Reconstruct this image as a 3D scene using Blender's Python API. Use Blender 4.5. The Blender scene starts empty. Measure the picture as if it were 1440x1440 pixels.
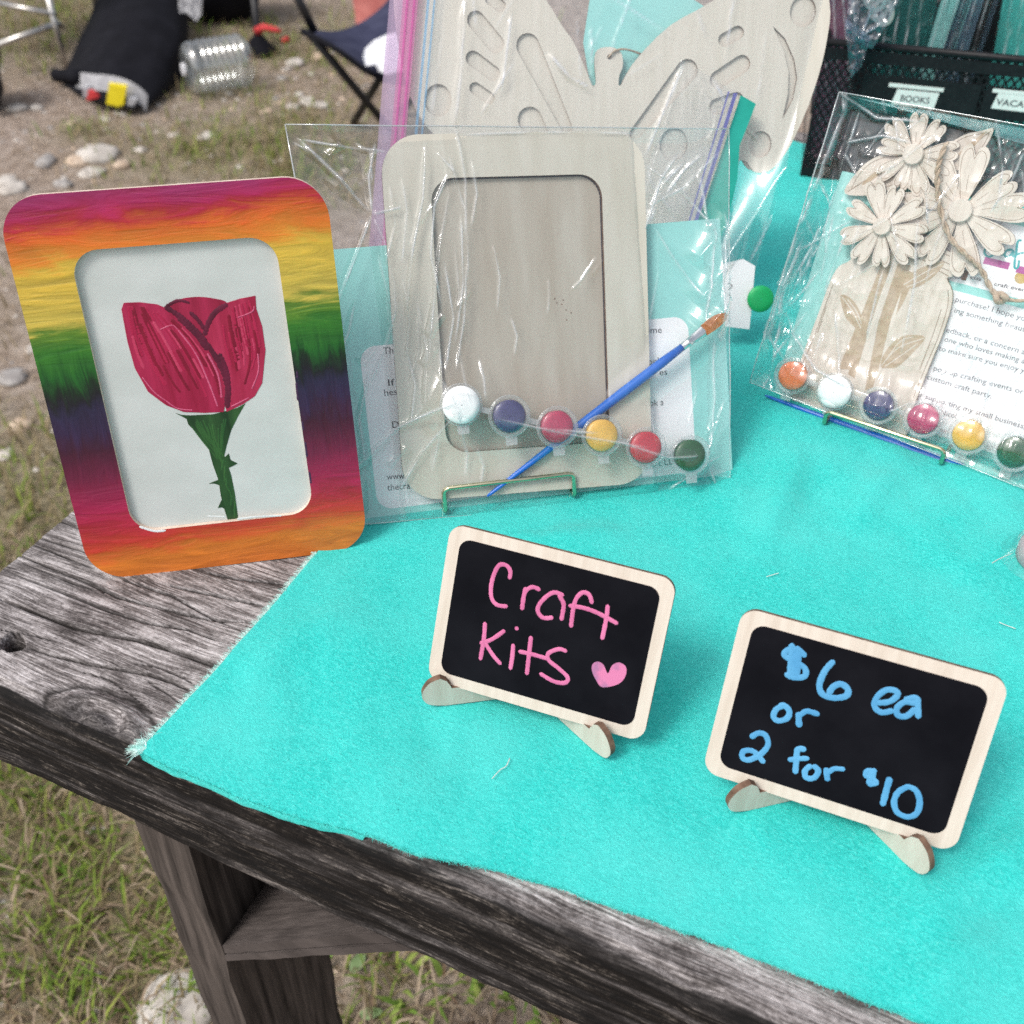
import bpy, math, random
import numpy as np
from mathutils import Vector, Matrix
from mathutils.geometry import tessellate_polygon

R = math.radians
SC = bpy.context.scene
COL = SC.collection
T = 0.75            # height of the felt on the table top
TW = T - 0.003      # height of the bare wood

# ------------------------------------------------------------------ camera
PITCH, ROLL, HC, FPX = R(39.73), R(.79), T + .3898, 1479.2
_F = np.array([0, math.cos(PITCH), -math.sin(PITCH)])
_r0 = np.array([1., 0, 0]); _u0 = np.cross(_r0, _F)
_R = math.cos(ROLL)*_r0 + math.sin(ROLL)*_u0
_U = -math.sin(ROLL)*_r0 + math.cos(ROLL)*_u0
CAMP = np.array([0, 0, HC])
cd = bpy.data.cameras.new('camera'); cam = bpy.data.objects.new('camera', cd); COL.objects.link(cam)
cam.matrix_world = Matrix([[_R[i], _U[i], -_F[i], CAMP[i]] for i in range(3)] + [[0, 0, 0, 1]])
cd.sensor_width = 36; cd.lens = 36*FPX/1440; cd.clip_start = .02; cd.clip_end = 300
cd.dof.use_dof = True; cd.dof.focus_distance = .53; cd.dof.aperture_fstop = 11.5
SC.camera = cam
# ------------------------------------------------------------------ light
SUN_EL, SUN_AZ = 54, 232      # azimuth: degrees from +Y (away from the camera) towards +X
w = bpy.data.worlds.new('World'); SC.world = w; w.use_nodes = True
wn = w.node_tree.nodes; wl = w.node_tree.links
sky = wn.new('ShaderNodeTexSky'); sky.sky_type = 'NISHITA'; sky.sun_disc = False
sky.sun_elevation = R(SUN_EL); sky.sun_rotation = R(SUN_AZ)
sky.air_density = 1.0; sky.dust_density = 4.0; sky.ozone_density = .6
hs_ = wn.new('ShaderNodeHueSaturation'); hs_.inputs['Saturation'].default_value = .45      # thin overcast: a paler sky
wl.new(sky.outputs[0], hs_.inputs['Color']); wl.new(hs_.outputs[0], wn['Background'].inputs[0]); wn['Background'].inputs[1].default_value = .15
sd = bpy.data.lights.new('sun', 'SUN'); sun = bpy.data.objects.new('sun', sd); COL.objects.link(sun)
sd.energy = 1.15; sd.angle = R(15); sd.color = (1, .965, .92)
_s = Vector((math.sin(R(SUN_AZ))*math.cos(R(SUN_EL)), math.cos(R(SUN_AZ))*math.cos(R(SUN_EL)), math.sin(R(SUN_EL))))
sun.rotation_euler = _s.to_track_quat('Z', 'Y').to_euler(); sun.location = (0, 0, 5)
SC.view_settings.view_transform = 'Standard'; SC.view_settings.look = 'None'
SC.view_settings.gamma = 1; SC.view_settings.exposure = .42
SC.render.engine = 'CYCLES'
SC.cycles.use_denoising = False; SC.cycles.use_adaptive_sampling = False
SC.cycles.max_bounces = 10; SC.cycles.transparent_max_bounces = 40
SC.cycles.caustics_reflective = False; SC.cycles.caustics_refractive = False
SC.cycles.sample_clamp_indirect = 6

# ------------------------------------------------------------------ pixel -> place
def ray(u, v): return _F + _R*(u-720)/FPX - _U*(v-720)/FPX
def atz(u, v, z): d = ray(u, v); return CAMP + d*(z-HC)/d[2]
def aty(u, v, y): d = ray(u, v); return CAMP + d*y/d[1]

class Panel:
    """a leaning board: local x right, y up the board, z out of its face (millimetres in, metres out)"""
    def __init__(s, o, yaw, lean, rot=0):
        yaw, lean, rot = R(yaw), R(lean), R(rot)
        rv = np.array([math.cos(yaw), math.sin(yaw), 0]); bk = np.array([-math.sin(yaw), math.cos(yaw), 0])
        uv = math.cos(lean)*np.array([0, 0, 1]) + math.sin(lean)*bk
        s.r = math.cos(rot)*rv + math.sin(rot)*uv; s.u = -math.sin(rot)*rv + math.cos(rot)*uv
        s.n = np.cross(s.r, s.u); s.o = np.array(o, float)
        s.M = Matrix([[s.r[i], s.u[i], s.n[i], s.o[i]] for i in range(3)] + [[0, 0, 0, 1]])
    def px(s, u, v, z=0):
        d = ray(u, v); o = s.o + s.n*z*.001
        P = CAMP + d*(((o-CAMP) @ s.n)/(d @ s.n)) - o
        return (P @ s.r*1000, P @ s.u*1000)
    def pxs(s, pts, z=0): return [s.px(u, v, z) for u, v in pts]
    def world(s, x, y, z=0): return s.o + (s.r*x + s.u*y + s.n*z)*.001
def crop(x0, y0, k):      # points read in an enlarged view of the photograph
    return lambda pts: [(x0 + x/k, y0 + y/k) for x, y in pts]

# ------------------------------------------------------------------ noise in numpy
def vn(x, y, seed=0):
    x = np.asarray(x, float); y = np.asarray(y, float)
    i = np.floor(x).astype(np.int64); j = np.floor(y).astype(np.int64)
    fx = x-i; fy = y-j; fx = fx*fx*(3-2*fx); fy = fy*fy*(3-2*fy)
    def h(a, b):
        n = (a*374761393 + b*668265263 + seed*69069 + 1013904223) & 0xffffffff
        n = ((n ^ (n >> 13))*1274126177) & 0xffffffff
        return ((n ^ (n >> 16)) & 0xffff)/65535.
    return (h(i, j)*(1-fx)+h(i+1, j)*fx)*(1-fy) + (h(i, j+1)*(1-fx)+h(i+1, j+1)*fx)*fy
def fbm(x, y, seed=0, o=4):
    a = .5; t = 0; n = 0
    for k in range(o):
        t = t + a*vn(x*2**k, y*2**k, seed+k*17); n += a; a *= .5
    return t/n
def segdist(x, y, pts):
    """distance to a polyline and the place along it (0..1)"""
    best = np.full(x.shape, 1e9); along = np.zeros(x.shape)
    L = [math.dist(a, b) for a, b in zip(pts, pts[1:])]; tot = sum(L) or 1; acc = 0
    for (a, b), l in zip(zip(pts, pts[1:]), L):
        dx, dy = b[0]-a[0], b[1]-a[1]; q = dx*dx+dy*dy or 1e-12
        t = np.clip(((x-a[0])*dx+(y-a[1])*dy)/q, 0, 1)
        d = np.hypot(x-a[0]-t*dx, y-a[1]-t*dy); m = d < best
        best = np.where(m, d, best); along = np.where(m, (acc+t*l)/tot, along); acc += l
    return best, along

# ------------------------------------------------------------------ materials
def nn(nt, typ, ins=None, **props):
    n = nt.nodes.new('ShaderNode'+typ)
    for k, v in props.items(): setattr(n, k, v)
    for k, v in (ins or {}).items():
        if isinstance(v, bpy.types.NodeSocket): nt.links.new(v, n.inputs[k])
        else: n.inputs[k].default_value = v
    return n
def c4(c): return (c[0], c[1], c[2], 1) if len(c) == 3 else tuple(c)
def newmat(name):
    m = bpy.data.materials.new(name); m.use_nodes = True; nt = m.node_tree; nt.nodes.clear()
    return m, nt, nt.nodes.new('ShaderNodeOutputMaterial')
def ramp(nt, fac, stops, interp='LINEAR'):
    n = nn(nt, 'ValToRGB', {0: fac}); e = n.color_ramp.elements; n.color_ramp.interpolation = interp
    while len(e) < len(stops): e.new(.5)
    for el, (p, c) in zip(e, stops): el.position = p; el.color = c4(c)
    return n.outputs[0]
def coords(nt, scale=(1, 1, 1), rot=(0, 0, 0)):
    tc = nn(nt, 'TexCoord'); return nn(nt, 'Mapping', {0: tc.outputs['Object'], 'Scale': scale, 'Rotation': rot}).outputs[0]
def noise(nt, vec, scale, detail=4, dist=0, rough=.55):
    return nn(nt, 'TexNoise', {'Vector': vec, 'Scale': scale, 'Detail': detail, 'Distortion': dist, 'Roughness': rough}).outputs[0]
def math_(nt, op, a, b=0, c=0, clamp=False):
    n = nn(nt, 'Math', {0: a, 1: b, 2: c}, operation=op); n.use_clamp = clamp; return n.outputs[0]
def mixc(nt, f, a, b, mode='MIX'):
    n = nn(nt, 'MixRGB', {0: f, 1: a if isinstance(a, bpy.types.NodeSocket) else c4(a), 2: b if isinstance(b, bpy.types.NodeSocket) else c4(b)}, blend_type=mode)
    return n.outputs[0]
MATS = {}
def pm(name, c1, c2=None, scale=60, stretch=(1, 1, 1), rough=.6, bump=0, bscale=None, metal=0, spec=.4, detail=4, lo=.35, hi=.65, coat=0, rot=(0, 0, 0), sheen=0, trans=0):
    """principled material with two-tone noise and fine relief"""
    if name in MATS: return MATS[name]
    m, nt, out = newmat(name); v = coords(nt, stretch, rot)
    f = noise(nt, v, scale, detail)
    col = ramp(nt, f, [(lo, c1), (hi, c2 or tuple(min(1, k*1.12) for k in c1))])
    b = nn(nt, 'BsdfPrincipled', {'Base Color': col, 'Roughness': rough, 'Metallic': metal, 'Specular IOR Level': spec, 'Coat Weight': coat})
    if sheen: b.inputs['Sheen Weight'].default_value = sheen
    if trans: b.inputs['Transmission Weight'].default_value = trans
    if bump:
        h = noise(nt, v, bscale or scale*2, 5)
        nt.links.new(nn(nt, 'Bump', {'Height': h, 'Strength': bump, 'Distance': .001}).outputs[0], b.inputs['Normal'])
    nt.links.new(b.outputs[0], out.inputs[0]); MATS[name] = m; return m
def film_mat(name, tint=(.97, .98, .98), base=.07, haze=0, rough=.07, hazecol=(.85, .88, .92), wr=0, wscale=60, gain=1.0):
    """thin clear plastic: see-through sheet with a Fresnel gloss and a little milkiness"""
    if name in MATS: return MATS[name]
    m, nt, out = newmat(name)
    nrm = None
    if wr:
        v = coords(nt); h = noise(nt, v, wscale, 3, 1.2)
        nrm = nn(nt, 'Bump', {'Height': h, 'Strength': wr, 'Distance': .002}).outputs[0]
    lw = nn(nt, 'LayerWeight', {'Blend': .5})
    gl = nn(nt, 'BsdfGlossy', {'Color': (1, 1, 1, 1), 'Roughness': rough})
    if nrm: nt.links.new(nrm, lw.inputs['Normal']); nt.links.new(nrm, gl.inputs['Normal'])
    f = math_(nt, 'MULTIPLY_ADD', math_(nt, 'POWER', lw.outputs['Facing'], 3.5), .7*gain, base, True)
    tr = nn(nt, 'BsdfTransparent', {'Color': c4(tint)})
    body = tr.outputs[0]
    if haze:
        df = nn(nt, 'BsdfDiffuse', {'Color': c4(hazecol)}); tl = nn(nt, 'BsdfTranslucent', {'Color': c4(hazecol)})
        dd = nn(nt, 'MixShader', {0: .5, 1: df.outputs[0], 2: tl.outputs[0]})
        hz = math_(nt, 'MULTIPLY_ADD', nn(nt, 'Attribute', attribute_name='crease').outputs['Fac'], .9, haze, True)   # crease whitening that doubles as painted glare streaks, put into the haze
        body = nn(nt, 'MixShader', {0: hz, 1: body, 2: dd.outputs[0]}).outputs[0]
    mx = nn(nt, 'MixShader', {0: f, 1: body, 2: gl.outputs[0]})
    nt.links.new(mx.outputs[0], out.inputs[0]); MATS[name] = m; return m

PLY = pm('plywood', (.60, .555, .475), (.645, .60, .525), scale=40, stretch=(6, .6, 1), rough=.62, bump=.08, bscale=120)
PLYG = pm('plywood_cool', (.515, .48, .405), (.575, .545, .475), scale=30, stretch=(2.2, .5, 1), rough=.65, bump=.06, bscale=120)
PLYB = pm('plywood_back', (.385, .335, .275), (.455, .415, .355), scale=22, stretch=(3, .5, 1), rough=.7, bump=.06, bscale=120)
PLYP = pm('plywood_pink', (.55, .475, .40), (.63, .56, .485), scale=40, stretch=(6, .6, 1), rough=.62, bump=.06, bscale=120)
PLYF = pm('plywood_flower', (.58, .515, .445), (.66, .595, .525), scale=40, stretch=(6, .6, 1), rough=.62, bump=.06, bscale=120)
BURN = pm('burnt_edge', (.10, .055, .035), (.20, .12, .08), scale=200, rough=.8)
BURNL = pm('light_burnt_edge', (.34, .25, .17), (.46, .36, .26), scale=200, rough=.8)
ENGR = pm('engraved_line', (.20, .14, .10), (.28, .20, .14), scale=200, rough=.85)
ENGB = pm('engraved_fill', (.42, .32, .23), (.50, .40, .29), scale=100, stretch=(1, 4, 1), rough=.85)
TEALC = pm('teal_card', (.28, .62, .59), (.31, .65, .62), scale=20, rough=.5, spec=.5)
WHITEC = pm('white_card', (.80, .80, .82), (.84, .84, .86), scale=20, rough=.5)
INK = pm('dark_ink', (.035, .035, .045), rough=.6)
BLACKM = pm('black_metal', (.008, .008, .01), (.014, .014, .016), scale=300, rough=.45, spec=.22)
GOLD = pm('brass_wire', (.55, .52, .34), (.62, .58, .40), scale=60, rough=.14, metal=1)

# ------------------------------------------------------------------ objects
def tag(o, label=None, cat=None, group=None, kind=None):
    if label: o['label'] = label
    if cat: o['category'] = cat
    if group: o['group'] = group
    if kind: o['kind'] = kind
    return o
def empty(name, M=None, loc=None, **kw):
    o = bpy.data.objects.new(name, None); COL.objects.link(o); o.empty_display_size = .02
    if M is not None: o.matrix_world = M
    if loc is not None: o.location = loc
    return tag(o, **kw)
class MB:
    def __init__(s): s.v = []; s.f = []; s.mi = []
    def add(s, vs, fs, mi=0):
        b = len(s.v); s.v += [tuple(map(float, p)) for p in vs]; s.f += [tuple(b+i for i in f) for f in fs]
        s.mi += [mi]*len(fs) if isinstance(mi, int) else list(mi)
        return s
    def prism(s, outer, holes=(), z0=0, z1=1, mt=0, ms=1, k=.001):
        loops = [list(outer)] + [list(h) for h in holes]; flat = [p for l in loops for p in l]; n = len(flat)
        vs = [(x*k, y*k, z1*k) for x, y in flat] + [(x*k, y*k, z0*k) for x, y in flat]
        fs = []; mi = []
        for t in tessellate_polygon([[Vector((x, y, 0)) for x, y in l] for l in loops]):
            a, b, c = (flat[i] for i in t)
            ar = (b[0]-a[0])*(c[1]-a[1]) - (b[1]-a[1])*(c[0]-a[0])
            if abs(ar) < 1e-12: continue
            t = tuple(t) if ar > 0 else (t[0], t[2], t[1])
            fs.append(t); mi.append(mt); fs.append((t[0]+n, t[2]+n, t[1]+n)); mi.append(mt)
        base = 0
        for li, l in enumerate(loops):
            m = len(l); A = sum(l[i][0]*l[(i+1) % m][1]-l[(i+1) % m][0]*l[i][1] for i in range(m))
            ccw = (A > 0) == (li == 0)
            for i in range(m):
                p, q = base+i, base+(i+1) % m
                fs.append((p+n, q+n, q, p) if ccw else (q+n, p+n, p, q)); mi.append(ms)
            base += m
        return s.add(vs, fs, mi)
    def tube(s, path, r, n=8, mi=0, cap=True, k=1):
        P = [Vector(p)*k for p in path]; rs = r if hasattr(r, '__len__') else [r]*len(P); vs = []; fs = []
        up = None
        for i, p in enumerate(P):
            d = (P[min(i+1, len(P)-1)]-P[max(i-1, 0)]).normalized()
            if up is None: up = d.orthogonal().normalized()
            up = (up - d*up.dot(d)).normalized(); sd_ = d.cross(up)
            for j in range(n):
                a = 2*math.pi*j/n; vs.append(p + (up*math.cos(a)+sd_*math.sin(a))*rs[i]*k)
        for i in range(len(P)-1):
            for j in range(n): fs.append((i*n+j, i*n+(j+1) % n, (i+1)*n+(j+1) % n, (i+1)*n+j))
        if cap: fs += [tuple(range(n-1, -1, -1)), tuple((len(P)-1)*n+j for j in range(n))]
        return s.add(vs, fs, mi)
    def box(s, x0, x1, y0, y1, z0, z1, mi=0, k=1):
        vs = [(x*k, y*k, z*k) for z in (z0, z1) for y in (y0, y1) for x in (x0, x1)]
        return s.add(vs, [(0, 2, 3, 1), (4, 5, 7, 6), (0, 1, 5, 4), (2, 6, 7, 3), (0, 4, 6, 2), (1, 3, 7, 5)], mi)
    def hexa(s, b, t, mi=0):
        return s.add(list(b)+list(t), [(3, 2, 1, 0), (4, 5, 6, 7)] + [(i, (i+1) % 4, 4+(i+1) % 4, 4+i) for i in range(4)], mi)
    def lathe(s, prof, n=28, c=(0, 0, 0), mi=0, k=.001, cap=True):
        vs = [((c[0]+r*math.cos(2*math.pi*j/n))*k, (c[1]+r*math.sin(2*math.pi*j/n))*k, (c[2]+z)*k) for r, z in prof for j in range(n)]
        fs = [(i*n+j, i*n+(j+1) % n, (i+1)*n+(j+1) % n, (i+1)*n+j) for i in range(len(prof)-1) for j in range(n)]
        if cap: fs += [tuple(range(n-1, -1, -1)), tuple((len(prof)-1)*n+j for j in range(n))]
        return s.add(vs, fs, mi)
    def stroke(s, path, wd, z, h=.15, mi=0, k=.001, smooth=True, wob=0, rnd=None):
        P = spline(path, False, 6) if smooth and len(path) > 2 else resample(path, max(.3, wd*.5))
        P = resample(P, max(.25, wd*.22)); L = [0]
        for a, b in zip(P, P[1:]): L.append(L[-1]+math.dist(a, b))
        tot = L[-1]; vs = []; fs = []; prof = (-1, -.7, 0, .7, 1); hs = (0, .6, 1, .6, 0)
        for i, p in enumerate(P):
            a, b = P[max(i-1, 0)], P[min(i+1, len(P)-1)]; dx, dy = b[0]-a[0], b[1]-a[1]; q = math.hypot(dx, dy) or 1
            e = min(L[i], tot-L[i]); f = math.sqrt(max(.04, 1-max(0, 1-e/(wd*.5))**2))
            f *= 1 + (wob*(rnd.random()-.5) if rnd else 0)
            for t, hh in zip(prof, hs): vs.append(((p[0]-dy/q*t*wd/2*f)*k, (p[1]+dx/q*t*wd/2*f)*k, (z+h*hh*f)*k))
        for i in range(len(P)-1):
            for j in range(4): a = i*5+j; fs.append((a+1, a, a+5, a+6))
        return s.add(vs, fs, mi)
    def build(s, name, mats, parent=None, smooth=False, M=None, **kw):
        me = bpy.data.meshes.new(name); me.from_pydata(s.v, [], s.f)
        for m in (mats if isinstance(mats, (list, tuple)) else [mats]): me.materials.append(m)
        if any(s.mi): me.polygons.foreach_set('material_index', np.minimum(s.mi, len(me.materials)-1).astype(np.int32))
        if smooth: me.polygons.foreach_set('use_smooth', [True]*len(me.polygons))
        me.update(); o = bpy.data.objects.new(name, me); COL.objects.link(o)
        if parent: o.parent = parent
        if M is not None: o.matrix_world = M
        if smooth == 'auto': pass
        return tag(o, **kw)
def resample(P, st):
    out = [P[0]]
    for a, b in zip(P, P[1:]):
        n = max(1, int(math.dist(a, b)/st))
        out += [tuple(a[i]+(b[i]-a[i])*j/n for i in range(len(a))) for j in range(1, n+1)]
    return out
def spline(P, closed=True, n=6):
    m = len(P); out = []
    for i in range(m if closed else m-1):
        g = (lambda k: P[k % m]) if closed else (lambda k: P[min(max(k, 0), m-1)])
        a, b, c, d = g(i-1), g(i), g(i+1), g(i+2)
        for j in range(n):
            t = j/n
            out.append(tuple(.5*(2*b[q]+(c[q]-a[q])*t+(2*a[q]-5*b[q]+4*c[q]-d[q])*t*t+(3*b[q]-a[q]-3*c[q]+d[q])*t**3) for q in range(len(b))))
    if not closed: out.append(tuple(P[-1]))
    return out
def rrect(x0, x1, y0, y1, r, n=8):
    out = []
    for cx, cy, a in ((x1-r, y1-r, 0), (x0+r, y1-r, 90), (x0+r, y0+r, 180), (x1-r, y0+r, 270)):
        out += [(cx+r*math.cos(R(a+90*i/n)), cy+r*math.sin(R(a+90*i/n))) for i in range(n+1)]
    return out
def ellipse(cx, cy, a, b, rot=0, n=28):
    c, s_ = math.cos(R(rot)), math.sin(R(rot))
    return [(cx+a*math.cos(t)*c-b*math.sin(t)*s_, cy+a*math.cos(t)*s_+b*math.sin(t)*c) for t in (2*math.pi*i/n for i in range(n))]
def slot(p, q, r, r2=None, n=8):       # rounded slot between two points
    r2 = r2 or r; a = math.atan2(q[1]-p[1], q[0]-p[0]); out = []
    for i in range(n+1): t = a+math.pi/2+math.pi*i/n; out.append((p[0]+r*math.cos(t), p[1]+r*math.sin(t)))
    for i in range(n+1): t = a-math.pi/2+math.pi*i/n; out.append((q[0]+r2*math.cos(t), q[1]+r2*math.sin(t)))
    return out
def gridmesh(name, V, mats, parent=None, smooth=True, attrs=None, wrap=False, M=None, flip=False, **kw):
    """V: (n, m, 3) array of points"""
    n, m = V.shape[:2]; me = bpy.data.meshes.new(name)
    i, j = np.meshgrid(np.arange(n-1), np.arange(m-1), indexing='ij'); a = (i*m+j).ravel()
    q = np.stack([a, a+m, a+m+1, a+1] if not flip else [a, a+1, a+m+1, a+m], -1).astype(np.int32)
    me.vertices.add(n*m); me.vertices.foreach_set('co', V.reshape(-1).astype(np.float32))
    me.loops.add(q.size); me.loops.foreach_set('vertex_index', q.ravel())
    me.polygons.add(len(q)); me.polygons.foreach_set('loop_start', np.arange(0, q.size, 4, dtype=np.int32))
    for k, arr in (attrs or {}).items():
        at = me.attributes.new(k, 'FLOAT', 'POINT'); at.data.foreach_set('value', arr.ravel().astype(np.float32))
    for mm in (mats if isinstance(mats, (list, tuple)) else [mats]): me.materials.append(mm)
    me.update(calc_edges=True)
    if smooth: me.polygons.foreach_set('use_smooth', [True]*len(me.polygons))
    o = bpy.data.objects.new(name, me); COL.objects.link(o)
    if parent: o.parent = parent
    if M is not None: o.matrix_world = M
    return tag(o, **kw)
def textmesh(body, size, at, ang, mat, parent, z, name='lettering', width=None, shear=0, align='LEFT', fat=0):
    c = bpy.data.curves.new('t', 'FONT'); c.body = body; c.size = 1; c.shear = shear; c.align_x = align; c.resolution_u = 3; c.offset = fat
    o = bpy.data.objects.new('t', c); COL.objects.link(o)
    dg = bpy.context.evaluated_depsgraph_get(); me = bpy.data.meshes.new_from_object(o.evaluated_get(dg))
    bpy.data.objects.remove(o); bpy.data.curves.remove(c); me.name = name
    xs = [v.co.x for v in me.vertices]
    k = size if width is None else width/(max(xs)-min(xs))
    ca, sa = math.cos(ang), math.sin(ang)
    for v in me.vertices:
        x, y = v.co.x*k, v.co.y*(size if size else k)
        v.co = ((at[0]+x*ca-y*sa)*.001, (at[1]+x*sa+y*ca)*.001, z*.001)
    me.materials.clear(); me.materials.append(mat); ob = bpy.data.objects.new(name, me); COL.objects.link(ob); ob.parent = parent
    return ob

# ================================================================== GROUND
rng = np.random.default_rng(4)
GREEN = [((300, 215), .30, .8), ((330, 130), .25, .5), ((270, 235), .2, .6), ((230, 60), .35, .45), ((420, 60), .5, .5), ((60, 20), .5, .6),
         ((25, 60), .35, .7), ((200, 115), .12, .7), ((130, 185), .12, .6), ((310, 95), .12, .8), ((470, 110), .3, .3), ((60, 1150), .25, .8), ((130, 1260), .2, .9), ((200, 1330), .2, .8),
         ((60, 1330), .25, .8), ((40, 670), .25, .7), ((20, 740), .2, .8), ((480, 1380), .12, .35), ((30, 440), .3, .15), ((380, 190), .3, .7), ((440, 230), .3, .8)]
GREEN = [(atz(u, v, 0)[:2], r, a) for (u, v), r, a in GREEN]
def green(x, y):
    g = np.zeros(np.shape(x))
    for c, r, a in GREEN: g = np.maximum(g, a*np.exp(-((x-c[0])**2+(y-c[1])**2)/(r*r)))
    far = np.clip((np.hypot(x+.8, y-2.5)-3)/2, 0, 1)*.6
    return np.clip(np.maximum(g, far)*(.35+1.3*fbm(x*5, y*5, 3)), 0, 1)
def gz(x, y): return .02*(fbm(x*1.7, y*1.7, 11)-.5) + .012*(fbm(x*14, y*14, 5, 3)-.5)
gm, nt, out = newmat('dirt')
v = coords(nt)
f1 = noise(nt, v, 2.5, 6); f2 = noise(nt, v, 28, 6, .4, .65); f3 = noise(nt, v, 140, 5)
dirt = ramp(nt, f2, [(.3, (.17, .127, .103)), (.5, (.31, .25, .21)), (.7, (.45, .385, .34))])
dirt = mixc(nt, ramp(nt, f1, [(.35, (0, 0, 0)), (.65, (1, 1, 1))]), dirt, mixc(nt, .5, dirt, (.24, .18, .13)))
ga = nn(nt, 'Attribute', attribute_name='green')
straw = ramp(nt, f3, [(.3, (.10, .095, .045)), (.5, (.19, .17, .085)), (.7, (.30, .25, .15))])
col = mixc(nt, math_(nt, 'MULTIPLY', ga.outputs['Fac'], .85), dirt, straw)
b = nn(nt, 'BsdfPrincipled', {'Base Color': col, 'Roughness': .95, 'Specular IOR Level': .15})
h = math_(nt, 'ADD', math_(nt, 'MULTIPLY', f2, .6), math_(nt, 'MULTIPLY', f3, .5))
nt.links.new(nn(nt, 'Bump', {'Height': h, 'Strength': .9, 'Distance': .012}).outputs[0], b.inputs['Normal']); nt.links.new(b.outputs[0], out.inputs[0])
def axis(lo, hi, st, far):
    a = list(np.arange(lo, hi, st)); g = st
    while a[-1] < far: g *= 1.35; a.append(a[-1]+g)
    g = st
    while a[0] > -far: g *= 1.35; a.insert(0, a[0]-g)
    return np.array(a)
GX, GY = np.meshgrid(axis(-2.6, 1.2, .018, 90), axis(.2, 5.2, .018, 90), indexing='ij')
gridmesh('ground', np.stack([GX, GY, gz(GX, GY)], -1), gm, attrs={'green': green(GX, GY)}, kind='structure')

def blades(name, x, y, h, wd, lean, cols, mat, label):
    n = len(x); z = gz(x, y); a = rng.uniform(0, 2*np.pi, n); ca, sa = np.cos(a), np.sin(a)
    V = np.zeros((n, 5, 3)); bx, by = -sa*wd/2, ca*wd/2
    for k, (t, wf) in enumerate(((0, 1), (.55, .8), (1, 0))):
        off = lean*h*t**1.6; zz = z + h*t*np.sqrt(np.clip(1-(lean*t*.75)**2, .02, 1)) - .002
        cx, cy = x+ca*off, y+sa*off
        if k < 2: V[:, 2*k] = np.stack([cx-bx*wf, cy-by*wf, zz], -1); V[:, 2*k+1] = np.stack([cx+bx*wf, cy+by*wf, zz], -1)
        else: V[:, 4] = np.stack([cx, cy, zz], -1)
    b5 = (np.arange(n)*5)[:, None]
    tri = np.concatenate([b5+np.array([[0, 1, 3]]), b5+np.array([[0, 3, 2]]), b5+np.array([[2, 3, 4]])], 0).astype(np.int32)
    me = bpy.data.meshes.new(name); me.vertices.add(n*5); me.vertices.foreach_set('co', V.ravel().astype(np.float32))
    me.loops.add(tri.size); me.loops.foreach_set('vertex_index', tri.ravel())
    me.polygons.add(len(tri)); me.polygons.foreach_set('loop_start', np.arange(0, tri.size, 3, dtype=np.int32)); me.update(calc_edges=True)
    ca_ = me.color_attributes.new('Col', 'FLOAT_COLOR', 'POINT')
    C = np.ones((n, 5, 4)); C[:, :, :3] = cols[:, None, :]; ca_.data.foreach_set('color', C.ravel().astype(np.float32))
    me.materials.append(mat); o = bpy.data.objects.new(name, me); COL.objects.link(o)
    return tag(o, label, 'grass', kind='stuff')
bm_, nt, out = newmat('grass_blade')
at = nn(nt, 'Attribute', attribute_name='Col')
d = nn(nt, 'BsdfDiffuse', {'Color': at.outputs['Color']}); t_ = nn(nt, 'BsdfTranslucent', {'Color': at.outputs['Color']})
nt.links.new(nn(nt, 'MixShader', {0: .3, 1: d.outputs[0], 2: t_.outputs[0]}).outputs[0], out.inputs[0])
def scatter(n, x0, x1, y0, y1, f):
    x = rng.uniform(x0, x1, n); y = rng.uniform(y0, y1, n); k = rng.uniform(0, 1, n) < f(x, y); return x[k], y[k]
xa, ya = scatter(170000, -2.6, .7, 1.2, 5.2, lambda x, y: .6*green(x, y)**1.6)
xb, yb = scatter(60000, -1.05, .15, .35, 1.25, lambda x, y: .62*np.clip(green(x, y)*1.3*fbm(x*22, y*22, 8)**1.2, 0, 1))
def gcols(n, strawp):
    k = rng.uniform(0, 1, (n, 1)); g = np.array([.13, .24, .04])*k + np.array([.32, .38, .08])*(1-k)
    s_ = np.array([.30, .24, .14])*(.6+.7*rng.uniform(0, 1, (n, 1))); return np.where(rng.uniform(0, 1, (n, 1)) < strawp, s_, g)
n1, n2 = len(xa), len(xb)
blades('grass', np.r_[xa, xb], np.r_[ya, yb], np.r_[rng.uniform(.02, .065, n1), rng.uniform(.015, .055, n2)], np.r_[rng.uniform(.002, .005, n1), rng.uniform(.0015, .004, n2)],
       np.r_[rng.uniform(.3, 1.2, n1), rng.uniform(.4, 1.25, n2)], np.r_[gcols(n1, .62), gcols(n2, .45)], bm_, 'patchy short green grass growing out of the dirt')
xs_, ys_ = scatter(60000, -2.3, .7, .35, 4.5, lambda x, y: np.where(y < 1.3, 1.4, .12)*np.clip(.25+1.2*fbm(x*7, y*7, 21), 0, 1)*np.where((y < 1.3) | (x < 1), 1, 0))
ns = len(xs_); k = rng.uniform(0, 1, (ns, 1))
blades('dry_grass', xs_, ys_, rng.uniform(.015, .055, ns), rng.uniform(.0012, .004, ns), rng.uniform(1.2, 1.33, ns),
       (np.array([.20, .135, .09])*k+np.array([.52, .42, .31])*(1-k)), bm_, 'dry brown straw lying flat on the dirt')

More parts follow.
